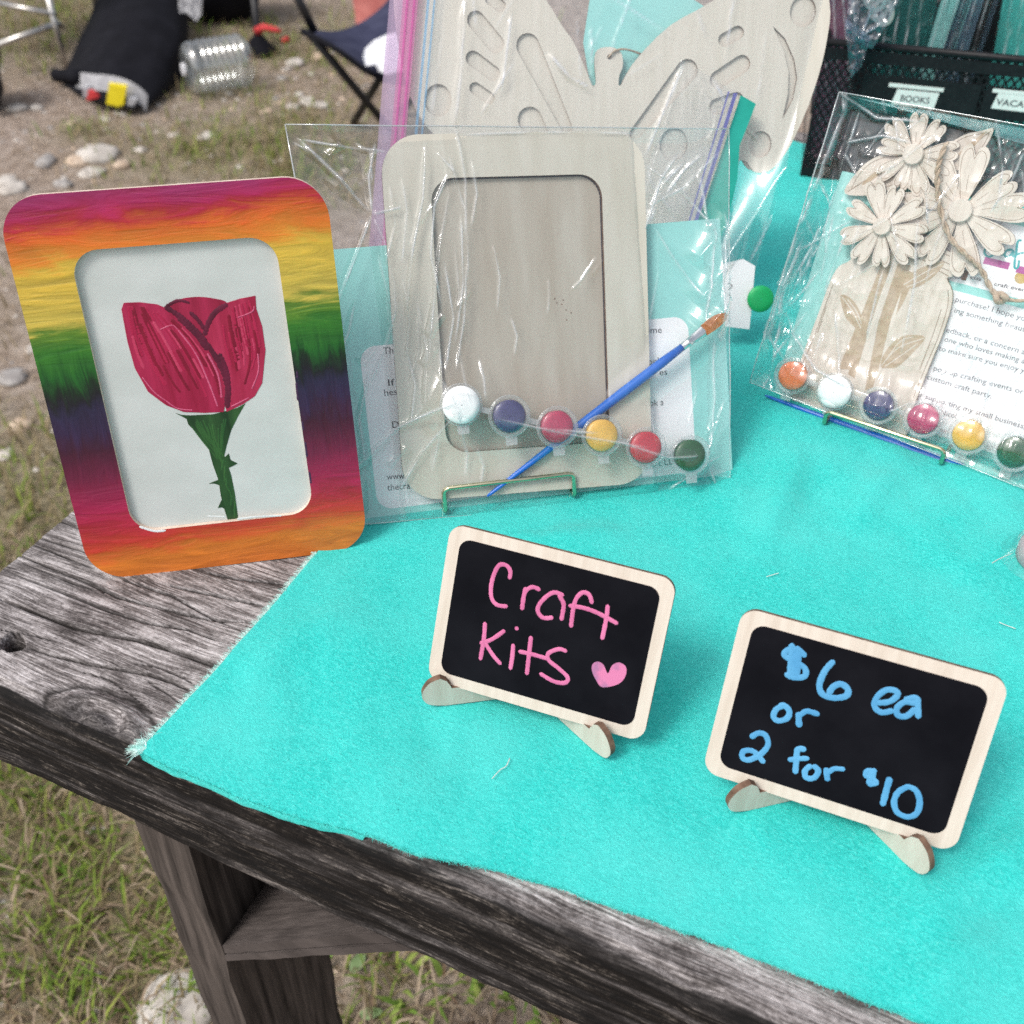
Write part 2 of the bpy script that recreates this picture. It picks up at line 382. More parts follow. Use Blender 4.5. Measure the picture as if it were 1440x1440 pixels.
xw, yw = scatter(5200, -1.05, .15, .35, 1.3, lambda x, y: np.clip((fbm(x*9, y*9, 77)-.5)*5, 0, 1)); nw = len(xw); k = rng.uniform(0, 1, (nw, 1))
blades('weeds', xw, yw, rng.uniform(.012, .04, nw), rng.uniform(.004, .010, nw), rng.uniform(.7, 1.25, nw), np.array([.16, .30, .05])*k+np.array([.36, .44, .12])*(1-k), bm_, 'clusters of broad yellow green weed leaves near the table leg')
STONE = [pm('pale_stone', (.40, .36, .32), (.58, .54, .49), scale=35, rough=.9, bump=.5, bscale=90), pm('grey_stone', (.24, .22, .21), (.38, .36, .34), scale=35, rough=.9, bump=.5, bscale=90),
         pm('tan_stone', (.42, .31, .22), (.56, .45, .35), scale=35, rough=.9, bump=.5, bscale=90)]
def stone_mb(r, seed, fl=.5):
    m = MB(); n, k = 14, 9; rr = random.Random(seed); ax = [rr.uniform(.7, 1.3) for _ in range(3)]
    V = []
    for i in range(k+1):
        th = math.pi*i/k
        for j in range(n):
            ph = 2*math.pi*j/n; p = Vector((math.sin(th)*math.cos(ph), math.sin(th)*math.sin(ph), math.cos(th)))
            q = 1 + .35*(float(fbm(p.x*1.7+seed, p.y*1.7+p.z*1.3, seed, 3))-.5)*2
            V.append((p.x*r*q*ax[0], p.y*r*q*ax[1], p.z*r*q*fl))
    F = [(i*n+j, i*n+(j+1) % n, (i+1)*n+(j+1) % n, (i+1)*n+j) for i in range(k) for j in range(n)]
    return m.add(V, [f[::-1] for f in F])
STONES = [((65, 232), .055, 1), ((20, 268), .06, 0), ((140, 222), .085, 0), ((110, 230), .05, 2), ((172, 236), .05, 2), ((292, 193), .035, 0), ((245, 192), .03, 0), ((170, 160), .03, 0), ((148, 168), .03, 0), ((100, 175), .03, 2),
          ((415, 92), .06, 0), ((402, 98), .03, 0), ((438, 107), .025, 0), ((450, 80), .06, 2), ((462, 76), .04, 0), ((420, 135), .03, 0), ((433, 147), .05, 0), ((412, 153), .035, 0), ((452, 152), .04, 0), ((398, 113), .03, 1), ((130, 245), .045, 0), ((245, 1425), .055, 0),
          ((25, 152), .05, 0), ((52, 150), .04, 0), ((8, 255), .05, 0), ((290, 195), .03, 0), ((15, 530), .045, 1), ((45, 490), .03, 0), ((30, 600), .04, 2), ((8, 640), .035, 0), ((330, 60), .04, 0), ((200, 215), .03, 0), ((90, 260), .04, 1), ((375, 160), .03, 2)]
for i, ((u, v_), r, mi) in enumerate(STONES):
    p = atz(u, v_, 0); d_ = np.linalg.norm(p-CAMP); r = r*.62
    o = stone_mb(r, i*7+3, .42).build('stone', STONE[mi], smooth=True)
    o.location = (p[0], p[1], float(gz(p[0], p[1]))+r*.10); o.rotation_euler = (0, 0, i*1.3)
    tag(o, ['pale weathered stone half buried in the bare dirt', 'grey rounded stone half buried in the bare dirt', 'tan stone half buried in the bare dirt'][mi], 'stone', ['pale stones in the dirt', 'grey stones in the dirt', 'tan stones in the dirt'][mi])
# pebbles: far too many to count
m = MB(); pr = random.Random(5)
P8 = [stone_mb(1, 100+i, .5) for i in range(4)]
for i in range(520):
    u, v_ = (pr.uniform(-20, 560), pr.uniform(60, 420)) if i % 3 else (pr.uniform(-20, 500), pr.uniform(420, 1440))
    p = atz(u, v_, 0); r = pr.uniform(.003, .010)*(1 if v_ < 500 else .6); q = P8[i % 4]; a = pr.uniform(0, 6); zc = float(gz(p[0], p[1]))
    m.add([(p[0]+r*(x*math.cos(a)-y*math.sin(a)), p[1]+r*(x*math.sin(a)+y*math.cos(a)), zc+r*z) for x, y, z in q.v], q.f, pr.choice((0, 0, 1, 2)))
m.build('pebbles', STONE, smooth=True, label='small pebbles scattered over the bare dirt', cat='pebbles', kind='stuff')
# a few broad fallen leaves under the table
LEAFM = pm('green_leaf', (.20, .30, .12), (.30, .42, .2), scale=50, rough=.6)
for (u, v_), sz, a in (((503, 1353), .03, 1.2), ((520, 1425), .025, .3)):
    p = atz(u, v_, .012); o = MB().prism(spline([(-.5, 0), (-.2, .22), (.2, .2), (.55, 0), (.2, -.2), (-.2, -.22)]), (), 0, .02, 0, 0, k=sz).build('fallen_leaf', LEAFM)
    o.location = p; o.rotation_euler = (.35, .2, a); tag(o, 'broad green leaf on the dry straw under the table', 'leaf', 'green leaves under the table')

# ================================================================== TABLE
TA = R(-24.24); E3 = np.array([math.cos(TA), math.sin(TA), 0]); D3 = np.array([-math.sin(TA), math.cos(TA), 0])
TO = np.array([-.3039, .3583, 0]) + D3*.001; TO[2] = 0
TM = Matrix([[E3[0], D3[0], 0, TO[0]], [E3[1], D3[1], 0, TO[1]], [0, 0, 1, 0], [0, 0, 0, 1]])
def tsd(u, v, z=TW):
    P = atz(u, v, z)-TO; return (P @ E3, P @ D3)
wm, nt, out = newmat('weathered_wood')
tc = nn(nt, 'TexCoord'); ob = tc.outputs['Object']
wv = noise(nt, nn(nt, 'Mapping', {0: ob, 'Scale': (5, 12, 12)}).outputs[0], 1, 3)
warp = nn(nt, 'VectorMath', {0: ob, 1: nn(nt, 'CombineXYZ', {1: math_(nt, 'MULTIPLY', math_(nt, 'SUBTRACT', wv, .5), .022), 2: math_(nt, 'MULTIPLY', math_(nt, 'SUBTRACT', wv, .5), .012)}).outputs[0]}, operation='ADD').outputs[0]
def mp(s): return nn(nt, 'Mapping', {0: warp, 'Scale': s}).outputs[0]
g1 = noise(nt, mp((17, 620, 620)), 1, 7, 0, .7); g2 = noise(nt, mp((45, 1500, 1500)), 1, 4, 0, .65); g3 = noise(nt, mp((26, 62, 62)), 1, 7, .5, .75); g4 = noise(nt, mp((500, 900, 900)), 1, 4)
gm_ = math_(nt, 'ADD', math_(nt, 'MULTIPLY', g1, .34), math_(nt, 'ADD', math_(nt, 'MULTIPLY', g3, .34), math_(nt, 'ADD', math_(nt, 'MULTIPLY', g2, .2), math_(nt, 'MULTIPLY', g4, .12))))
lightw = ramp(nt, gm_, [(.41, (.035, .029, .028)), (.475, (.14, .124, .12)), (.53, (.36, .33, .325)), (.60, (.68, .64, .64))])
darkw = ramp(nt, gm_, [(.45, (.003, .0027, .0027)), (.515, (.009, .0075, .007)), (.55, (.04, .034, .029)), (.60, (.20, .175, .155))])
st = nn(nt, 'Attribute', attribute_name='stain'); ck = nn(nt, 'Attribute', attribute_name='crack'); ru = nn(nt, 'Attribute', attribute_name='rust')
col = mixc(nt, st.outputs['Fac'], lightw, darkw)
col = mixc(nt, ck.outputs['Fac'], col, (.012, .01, .009))
col = mixc(nt, ru.outputs['Fac'], col, (.28, .09, .04))
b = nn(nt, 'BsdfPrincipled', {'Base Color': col, 'Roughness': .75, 'Specular IOR Level': .2})
hh = math_(nt, 'ADD', math_(nt, 'MULTIPLY', g1, .5), math_(nt, 'ADD', math_(nt, 'MULTIPLY', g2, .35), math_(nt, 'MULTIPLY', g4, .15)))
nt.links.new(nn(nt, 'Bump', {'Height': hh, 'Strength': .7, 'Distance': .0012}).outputs[0], b.inputs['Normal']); nt.links.new(b.outputs[0], out.inputs[0])
WOOD = wm
LEGW = pm('old_leg_wood', (.022, .018, .016), (.12, .10, .088), scale=45, stretch=(4, 4, .22), rough=.85, bump=.9, bscale=70, detail=8, lo=.32, hi=.72, spec=.2)
BRACEW = pm('old_brace_wood', (.05, .042, .039), (.115, .097, .09), scale=45, stretch=(.4, 5, 1), rough=.85, bump=.9, bscale=70, detail=8, lo=.3, hi=.72, spec=.2)
table = empty('wooden_table', M=TM, label='weathered grey plank table half covered by the turquoise felt', cat='table')
cr = crop(0, 680, 2.88)
CRACKS = [([(0, 465), (150, 520), (300, 580), (420, 605), (560, 630), (680, 665), (780, 700), (870, 732), (1100, 800)], 1.1, 3.2), ([(95, 655), (220, 695), (370, 730), (500, 750), (600, 770), (700, 800), (800, 850)], .75, 2.2),
          ([(75, 285), (220, 345), (370, 405), (480, 460), (600, 490), (720, 520), (870, 552), (1000, 560)], .65, 1.8), ([(160, 215), (240, 240), (330, 270), (480, 330)], .6, 1.5),
          ([(0, 340), (150, 400), (300, 460), (450, 520), (600, 565), (760, 590), (940, 655)], .45, 1.2), ([(500, 390), (700, 455), (850, 540), (970, 590)], .5, 1.3), ([(680, 412), (860, 450), (1060, 492), (1200, 540)], .5, 1.3),
          ([(130, 240), (250, 290), (400, 350)], .5, 1.2), ([(230, 145), (300, 170), (420, 220)], .5, 1.2), ([(550, 725), (650, 745), (750, 790), (830, 840)], .35, 1), ([(600, 800), (680, 850), (740, 895)], .4, 1),
          ([(0, 590), (120, 610), (230, 640)], .35, .9), ([(840, 360), (950, 385), (1100, 400), (1230, 420)], .45, 1.2), ([(330, 760), (440, 790), (540, 860), (620, 930)], .3, .9), ([(60, 310), (170, 350), (290, 400), (420, 440)], .35, .9)]
CRACKS = [([tsd(*p) for p in cr(pts)], wd, dp) for pts, wd, dp in CRACKS]
HOLE = tsd(17, 902); KNOT = tsd(130, 1015)
def plank(d0, d1, fine):
    th, rr = .072, .006
    if fine:
        S = np.concatenate([np.linspace(0, .20, 285), np.linspace(.2013, .62, 330), np.linspace(.63, 1.6, 90)])
        top = np.r_[np.linspace(d1, d0+.135, 20), np.linspace(d0+.134, d0+rr, 180)]; rnd_ = [(d0+rr-rr*math.sin(R(a)), -rr+rr*math.cos(R(a))) for a in np.linspace(8, 82, 7)]
        prof = [(d1, -th), (d1, -.004)] + [(x, 0) for x in top] + rnd_ + [(d0, z) for z in np.linspace(-rr, -th+.004, 56)] + [(d0+.004, -th)]
    else:
        S = np.linspace(0, 1.6, 120); prof = [(d1, -th), (d1, -.004)] + [(x, 0) for x in np.linspace(d1-.004, d0+.004, 24)] + [(d0, -.004), (d0, -th)]
    prof = np.array(prof); s, _ = np.meshgrid(S, prof[:, 0], indexing='ij')
    d = np.broadcast_to(prof[:, 0], s.shape).copy(); z = np.broadcast_to(prof[:, 1], s.shape).copy()
    istop = z > -.0005; face = (d < d0+.0065) & (z > -th+.001); crack = np.zeros(s.shape); stain = np.zeros(s.shape); rust = np.zeros(s.shape)
    # end of the board is worn, edge wanders
    q = d0*31
    z0 = z.copy()
    z -= np.where(z > -th+.01, .0005*fbm(s*14, d*90+q, 31) + .0006*np.abs(fbm(s*9, d*420+z*300, 33)-.5)*2, 0)
    d += np.where(face, .0055*(fbm(s*9, z*20+q, 41)-.5) + .0028*(fbm(s*7, z*300, 42)-.5) + .0012*(fbm(s*60, z*160, 43)-.5), 0)
    z -= np.where(face & (z0 > -.012), .006*np.clip(fbm(s*16, s*0+q, 44)-.45, 0, 1)*2*np.clip((z0+.012)/.012, 0, 1), 0)
    z += np.where(z0 < -th+.012, .006*(fbm(s*12, s*0+q, 45)-.5), 0)
    nz = fbm(s*18, z*60+d*60, 51, 5); nz2 = fbm(s*10, z*220, 52, 4)
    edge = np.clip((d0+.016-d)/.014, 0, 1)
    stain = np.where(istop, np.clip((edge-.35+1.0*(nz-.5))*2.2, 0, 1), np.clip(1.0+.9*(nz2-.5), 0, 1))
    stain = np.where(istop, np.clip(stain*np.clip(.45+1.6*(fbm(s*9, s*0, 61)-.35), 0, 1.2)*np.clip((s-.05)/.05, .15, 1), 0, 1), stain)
    if fine:
        for pts, wd, dp in CRACKS:
            ds, al = segdist(s, d, pts); wd_ = wd*.001*(.75+.6*vn(s*90, d*10, 71))*.92*np.clip(np.minimum(al, 1-al)*6+.25, 0, 1)
            k = np.where(istop, np.exp(-(ds/np.maximum(wd_, 1e-5))**2), 0); z -= k*dp*.0013; crack = np.maximum(crack, np.clip(k*1.25, 0, 1))
            near = np.where(istop, np.exp(-(ds/(.004))**2)*.18, 0); stain = np.maximum(stain, near)
        hd = np.hypot((s-HOLE[0])/1.25, d-HOLE[1]); k = np.where(istop, np.clip((.0062-hd+.002*(vn(s*400, d*400, 3)-.5))/.0018, 0, 1), 0)
        z -= k*.011; crack = np.maximum(crack, k*.95); rust = np.where(istop & (np.hypot(s-HOLE[0]-.0025, d-HOLE[1]-.001) < .003), .9, 0)
        kx, ky = (s-KNOT[0])/.030, (d-KNOT[1]-.002)/.016; kr = np.hypot(kx, ky); k = np.where(istop | face, np.exp(-kr**4), 0)
        z += np.where(istop, k*.0025*np.cos(kr*9), 0); ring = np.clip(np.cos(kr*16+3*fbm(s*80, d*80, 5))*.5+.25, 0, 1)*np.exp(-(kr/1.4)**2)
        stain = np.where(istop, np.maximum(stain, ring*.9), stain); crack = np.maximum(crack, np.where(istop & (ky > -.3), .85*np.exp(-((kr-1.0+.25*(fbm(s*130, d*130, 19)-.5))/.06)**2), 0))
    end = np.clip(1-s/.004, 0, 1)
    s = s + .0035*(fbm(d*60, z*50, 81)-.5)*np.clip(1-s/.05, 0, 1)
    return gridmesh('plank', np.stack([s, d, TW+z], -1), WOOD, table, attrs={'stain': stain, 'crack': crack, 'rust': rust}, flip=True)
for i in range(5):
    o = plank(i*.186, i*.186+.180, i == 0)
    m = MB(); th = .072     # closed board end
    m.add([(0.0008, i*.186+.002, TW-.003), (0.0008, i*.186+.178, TW-.003), (0.0008, i*.186+.178, TW-th), (0.0008, i*.186+.002, TW-th)], [(0, 1, 2, 3)])
    me_o = m.build('board_end', LEGW, o)
def tbl(s, d, z): return (s, d, z)
def legpost(s0, s1, d0, d1):
    m = MB(); n = 26
    for k in range(1):
        zs = np.linspace(TW-.0725, 0.0, n); ring = [(s0, d0), (s1, d0), (s1, d1), (s0, d1)]
        V = []; 
        for z in zs: V += [(x+.003*(float(vn(z*25, i*9.1, 7))-.5), y+.003*(float(vn(z*25, i*5.3, 8))-.5), z) for i, (x, y) in enumerate(ring)]
        F = [(r_*4+j, (r_+1)*4+j, (r_+1)*4+(j+1) % 4, r_*4+(j+1) % 4) for r_ in range(n-1) for j in range(4)]
        m.add(V, F)
    return m.build('leg', LEGW, table)
legpost(.100, .135, .018, .108); legpost(1.40, 1.435, .018, .108); legpost(.100, .135, .80, .89); legpost(1.40, 1.435, .80, .89)
bz = lambda s: TW-.219+(s-.1355)*.905
b0, b1 = .1355, .280
def brace(t0, t1, dd0, dd1):     # split board: a long crack runs along its near edge
    V = []; n = 30
    for i in range(n):
        q = b0+(b1-b0)*i/(n-1); w_ = .0012*(float(vn(i*.7, t0*900, 5))-.5)
        V += [(q, dd0+w_, bz(q)-t1), (q, dd1, bz(q)-t1), (q, dd1, bz(q)-t0), (q, dd0+w_, bz(q)-t0+w_*.8)]
    F = [(i*4+j, (i+1)*4+j, (i+1)*4+(j+1) % 4, i*4+(j+1) % 4) for i in range(n-1) for j in range(4)] + [(3, 2, 1, 0), tuple(4*(n-1)+k for k in range(4))]
    return MB().add(V, F).build('brace', BRACEW, table)
brace(0, .0095, .019, .125); brace(.0112, .018, .0185, .12)
MB().box(.1365, .1665, .108, .80, TW-.23, TW-.14).build('crossbeam', LEGW, table)

# ================================================================== FELT CLOTH
fm, nt, out = newmat('turquoise_felt')
v = coords(nt); a1 = noise(nt, nn(nt, 'Mapping', {0: v, 'Scale': (1.0, 1.7, 1), 'Rotation': (0, 0, .5)}).outputs[0], 430, 4, .8, .6); a2 = noise(nt, v, 1100, 3); a3 = noise(nt, v, 16, 4)
col = ramp(nt, math_(nt, 'ADD', math_(nt, 'MULTIPLY', a1, .6), math_(nt, 'MULTIPLY', a2, .4)), [(.36, (.018, .43, .39)), (.5, (.035, .54, .49)), (.66, (.085, .64, .59))])
col = mixc(nt, ramp(nt, a3, [(.4, (0, 0, 0)), (.7, (.55, .55, .55))]), col, (.10, .60, .56))
b = nn(nt, 'BsdfPrincipled', {'Base Color': col, 'Roughness': .95, 'Specular IOR Level': .1, 'Sheen Weight': .25, 'Sheen Roughness': .5, 'Sheen Tint': (.5, 1, .95, 1)})
hgt = math_(nt, 'ADD', math_(nt, 'MULTIPLY', a1, .7), math_(nt, 'MULTIPLY', a2, .3))
nt.links.new(nn(nt, 'Bump', {'Height': hgt, 'Strength': .6, 'Distance': .0014}).outputs[0], b.inputs['Normal']); nt.links.new(b.outputs[0], out.inputs[0])
EDX = [.150, .1568, .237, .269, .293, .314, .354, .391, .430, .461, .490, .60, 1.6]
EDY = [-.0035, -.0035, 0.000, .0048, .0052, .0113, .0170, .0192, .0208, .0220, .0236, .027, .05]
u_, v_ = np.meshgrid(np.r_[np.linspace(0, .62, 470), np.linspace(.625, 1, 90)], np.r_[0, 0, np.linspace(0, .72, 430), np.linspace(.724, 1, 70)], indexing='ij')
dd = v_*.875; sl = .1495 + .004*(fbm(dd*18, dd*0, 7)-.5) + .003*np.sin(dd*23)
s = sl + u_*1.2; de = np.interp(s, EDX, EDY) + .004*(fbm(s*22, s*0, 9)-.5) + .0012*(vn(s*160, s*0, 4)-.5)
d = de + v_*(.88-de)
z = T + .006*(fbm(s*7, d*5, 12, 2)-.5)*np.clip(v_*8, 0, 1) + .0050*(fbm(s*26+d*9, d*16, 13, 3)-.5)*np.clip(v_*12+.3, 0, 1)
FOLDS = [([(1235, 1335), (1330, 1260), (1440, 1190), (1550, 1120)], .0045, .009), ([(1265, 1425), (1350, 1350), (1460, 1280)], .0038, .008), ([(1060, 790), (1100, 700), (1130, 620)], .0055, .010), ([(1180, 760), (1230, 690), (1300, 640)], .005, .010), ([(700, 740), (760, 760), (900, 745)], .004, .010),
         ([(330, 960), (420, 900), (520, 840)], .003, .012), ([(1290, 800), (1360, 790), (1440, 740)], .0025, .014), ([(960, 760), (1030, 690), (1060, 600)], .002, .014), ([(500, 1000), (560, 1100), (600, 1200)], .0012, .018), ([(1100, 300), (1130, 400), (1100, 470)], .003, .012)]
for pts, am, wd in FOLDS:
    ds, al = segdist(s, d, [tsd(*p, T) for p in pts]); z += am*np.exp(-(ds/wd)**2)*np.sin(np.pi*np.clip(al, .03, .97))
lift = np.exp(-(u_*1.2/.006)**2)*.0012*vn(d*60, d*0, 15); z += lift
z = np.maximum(z, TW+.0022)
z[:, 0] = z[:, 1]-.0016; z[:, 0] = np.where(d[:, 0] < .004, TW-.0035, TW+.0006); d[:, 0] += .0004
V = np.stack([s, d, z], -1)
left = V[:1].copy(); left[..., 2] = np.minimum(left[..., 2]-.0014, TW+.0008); V = np.concatenate([left, V], 0)
cloth = gridmesh('felt_cloth', V, fm, M=TM, flip=False, label='turquoise felt cloth with frayed edge spread over the table', cat='cloth')
FUZZ = pm('felt_fuzz', (.42, .78, .72), (.68, .86, .82), scale=300, rough=1, spec=.1)
FUZT = pm('felt_fuzz_turquoise', (.05, .58, .52), (.14, .72, .66), scale=300, rough=1, spec=.1)
m = MB(); rr = random.Random(9)
for i in range(1500):      # frayed left edge
    dq = rr.uniform(0, .26)**1; j = min(range(0, 430, 1), key=lambda k: abs(V[1, k, 1]-dq)) if False else int(np.searchsorted(V[1, 2:432, 1], dq))+2
    p = V[1, min(j, 431)]; L = rr.uniform(.001, .0042)*(1.6 if dq < .012 else 1); a = rr.gauss(math.pi, .7); 
    q0 = (p[0]+.0012, p[1], p[2]-.0006); q1 = (p[0]+L*.55*math.cos(a), p[1]+L*.55*math.sin(a), p[2]-.0004+rr.uniform(-.0006, .0008)); q2 = (q1[0]+L*.5*math.cos(a+rr.gauss(0, .6)), q1[1]+L*.5*math.sin(a+rr.gauss(0, .6)), q1[2]-rr.uniform(0, .001))
    m.tube([q0, q1, q2], [.00014, .00011, .00005], 3, cap=False)
for i in range(170):
    p = V[1, 2]; L = rr.uniform(.003, .009); a = rr.gauss(math.pi*1.08, .45); q1 = (p[0]+.002+L*.5*math.cos(a), p[1]+rr.uniform(-.001, .006)+L*.5*math.sin(a), p[2]-.0002+rr.uniform(-.0004, .001))
    m.tube([(p[0]+.003, p[1]+rr.uniform(0, .004), p[2]-.0004), q1, (q1[0]+L*.5*math.cos(a+.2), q1[1]+L*.5*math.sin(a+.2), q1[2]-.001)], [.00016, .00012, .00005], 3, cap=False)
m.build('frayed_fringe', FUZZ, cloth, kind='stuff')
m = MB()
for i in range(4200):      # fuzz standing off the front edge and the near surface
    if i < 2600:
        a_ = rr.randrange(1, 470); p = V[a_, 2]; a = rr.gauss(-math.pi/2, .8); L = rr.uniform(.001, .003)
    else:
        p = V[rr.randrange(1, 470), rr.randrange(2, 330)]; a = rr.uniform(0, 6.28); L = rr.uniform(.002, .004)
    q1 = (p[0]+L*.5*math.cos(a), p[1]+L*.5*math.sin(a), p[2]+rr.uniform(.0002, .0008)); b_ = a+rr.gauss(0, 1)
    m.tube([(p[0], p[1], p[2]-.0003), q1, (q1[0]+L*.5*math.cos(b_), q1[1]+L*.5*math.sin(b_), q1[2]-rr.uniform(0, .0006))], [.00013, .0001, .00005], 3, cap=False)
m.build('surface_fuzz', FUZT, cloth, kind='stuff')
LINT = pm('lint', (.62, .60, .56), rough=.9)
for pts, lab in (([(692, 1095), (703, 1083), (712, 1077), (717, 1066)], 'curled pale thread on the felt before the pink lettered chalkboard'), ([(1405, 875), (1412, 878), (1428, 884)], 'short white lint fibre on the felt behind the price chalkboard'),
                 ([(1395, 792), (1405, 786), (1424, 778)], 'thin white thread beside the grey wrapped disc'), ([(1078, 811), (1088, 808), (1095, 806)], 'tiny brown lint speck on the felt between the two chalkboards')):
    P = [tuple(atz(u, v, T+.0026)) for u, v in pts]
    MB().tube(spline(P, False, 5), .00022, 5).build('lint_thread', LINT, smooth=True, label=lab, cat='thread')

# ================================================================== RAINBOW FRAME
RS = (HC-TW)/(HC-T)         # it stands on the bare wood, a little lower than the felt
RBo = CAMP + (np.array([-.1518, .4211, T])-CAMP)*RS
RB = Panel(RBo, 10.47, 13.13, .71)
rw, rh = 147.7*RS, 200*RS
rm, nt, out = newmat('rainbow_paint')
tc = nn(nt, 'TexCoord'); sx = nn(nt, 'SeparateXYZ', {0: tc.outputs['Object']})
X, Y = sx.outputs[0], sx.outputs[1]
ob = tc.outputs['Object']
def mpr(s, r=(0, 0, 0)): return nn(nt, 'Mapping', {0: ob, 'Scale': s, 'Rotation': r}).outputs[0]
hs = noise(nt, mpr((20, 120, 1)), 1, 7, 1.8, .62); vs_ = noise(nt, mpr((190, 28, 1)), 1, 7, 1.2, .62); big = noise(nt, mpr((30, 40, 1)), 1, 4, .8)
mid = ramp(nt, math_(nt, 'DIVIDE', Y, .2), [(.24, (0, 0, 0)), (.30, (1, 1, 1)), (.58, (1, 1, 1)), (.66, (0, 0, 0))])
stv = nn(nt, 'MixRGB', {0: mid, 1: hs, 2: vs_}).outputs[0]
yy = math_(nt, 'ADD', Y, math_(nt, 'MULTIPLY', X, -.035))
yy = math_(nt, 'ADD', yy, math_(nt, 'MULTIPLY', math_(nt, 'SUBTRACT', big, .5), .014))
yy = math_(nt, 'ADD', yy, math_(nt, 'MULTIPLY', math_(nt, 'SUBTRACT', stv, .5), .022))
bands = ramp(nt, math_(nt, 'DIVIDE', yy, .202), [(.0, (.62, .16, .02)), (.06, (.66, .19, .02)), (.11, (.52, .05, .02)), (.16, (.42, .02, .035)), (.22, (.36, .012, .07)), (.30, (.15, .01, .045)), (.38, (.055, .006, .026)), (.43, (.032, .014, .055)), (.485, (.02, .015, .05)),
              (.515, (.007, .007, .012)), (.545, (.004, .025, .008)), (.58, (.009, .10, .013)), (.64, (.03, .17, .015)), (.68, (.12, .24, .02)), (.71, (.55, .43, .07)), (.835, (.66, .44, .05)), (.865, (.68, .22, .02)), (.915, (.62, .11, .012)), (.94, (.42, .018, .03)), (.965, (.38, .012, .085)), (1, (.30, .02, .11))])
bright = ramp(nt, stv, [(.3, (.62, .62, .62)), (.5, (.88, .88, .88)), (.72, (1.2, 1.15, 1.15))])
col = mixc(nt, 1, bands, bright, 'MULTIPLY')
b = nn(nt, 'BsdfPrincipled', {'Base Color': col, 'Roughness': .42, 'Specular IOR Level': .5})
nt.links.new(nn(nt, 'Bump', {'Height': stv, 'Strength': .55, 'Distance': .0012}).outputs[0], b.inputs['Normal']); nt.links.new(b.outputs[0], out.inputs[0])
PINKW = pm('bare_wood_edge', (.66, .52, .42), (.76, .62, .52), scale=80, rough=.7)
rbt = empty('painted_frame', M=RB.M, label='rainbow painted wooden frame with a red rose picture standing on bare wood', cat='picture frame')
inner = rrect(-47.5, 47.5, 26, 175, 13, 8)
MB().prism(rrect(-rw/2, rw/2, 0, rh, 20, 10), [inner], -3, 0, 0, 1).build('frame', [rm, PINKW], rbt)
WP = pm('white_paint', (.50, .53, .51), (.58, .605, .59), scale=18, stretch=(1, 1.6, 1), rough=.45, bump=.12, bscale=90)
back = MB().prism(rrect(-rw/2+.4, rw/2-.4, .4, rh-.4, 20, 8), (), -5.6, -3.05, 0, 1).build('backing', [WP, PINKW], rbt)
c6 = crop(0, 230, 2.4)
def rbp(pts, z=-3): return RB.pxs(c6(pts), z)
def paintm(name, a, b_, ang=0): return pm(name, a, b_, scale=22, stretch=(6, .8, 1), rough=.4, bump=.25, bscale=60, rot=(0, 0, ang), lo=.3, hi=.72, detail=5)
ROSE1 = paintm('rose_left', (.24, .004, .03), (.44, .022, .085), .35); ROSE2 = paintm('rose_right', (.26, .005, .032), (.46, .03, .09), -.25); ROSE3 = paintm('rose_centre', (.22, .006, .03), (.40, .02, .075), .9)
ROSED = paintm('rose_crease', (.055, .006, .018), (.15, .01, .04), .3); STEMG = paintm('stem_green', (.006, .028, .010), (.035, .11, .03), .1)
MB().prism(spline(rbp([(560, 485), (600, 460), (660, 450), (720, 455), (765, 470), (742, 510), (705, 560), (690, 590), (640, 560), (590, 510)])), (), -3.04, -2.92, 0, 0).build('centre_petal', ROSE3, rbt)
MB().prism(resample(rbp([(765, 470), (810, 456), (862, 446), (865, 490), (885, 550), (896, 630), (885, 740), (860, 785), (820, 812), (765, 838), (745, 760), (720, 690), (690, 600), (700, 545), (725, 500)]), 4), (), -3.04, -2.87, 0, 0).build('right_petal', ROSE2, rbt)
MB().prism(resample(rbp([(410, 492), (418, 470), (470, 468), (530, 475), (565, 490), (620, 530), (670, 580), (720, 650), (748, 720), (762, 800), (755, 838), (690, 841), (620, 838), (560, 815), (500, 770), (455, 690), (430, 600)]), 4), (), -3.04, -2.82, 0, 0).build('left_petal', ROSE1, rbt)
m = MB(); rr = random.Random(3)
for pts, wd in (([(555, 482), (610, 518), (668, 572), (720, 640), (752, 700), (768, 760), (764, 822)], 2.6), ([(768, 474), (728, 500), (702, 540), (690, 580)], 2.4), ([(740, 640), (765, 700), (772, 770), (766, 825)], 2.2), ([(600, 520), (655, 570), (700, 630)], 2.2), ([(560, 482), (600, 462), (640, 470)], 1.4), ([(640, 500), (670, 530), (690, 560)], 2.0)):
    m.stroke(rbp(pts), wd, -2.76, .12, wob=.45, rnd=rr)
m.build('petal_crease', ROSED, rbt)
def between(A, B, t, n=12):
    A = spline(A, False, 4); B = spline(B, False, 4); pick = lambda C, f: C[min(len(C)-1, int(f*(len(C)-1)))]
    return [(pick(A, i/n)[0]*(1-t)+pick(B, i/n)[0]*t, pick(A, i/n)[1]*(1-t)+pick(B, i/n)[1]*t) for i in range(n+1)]
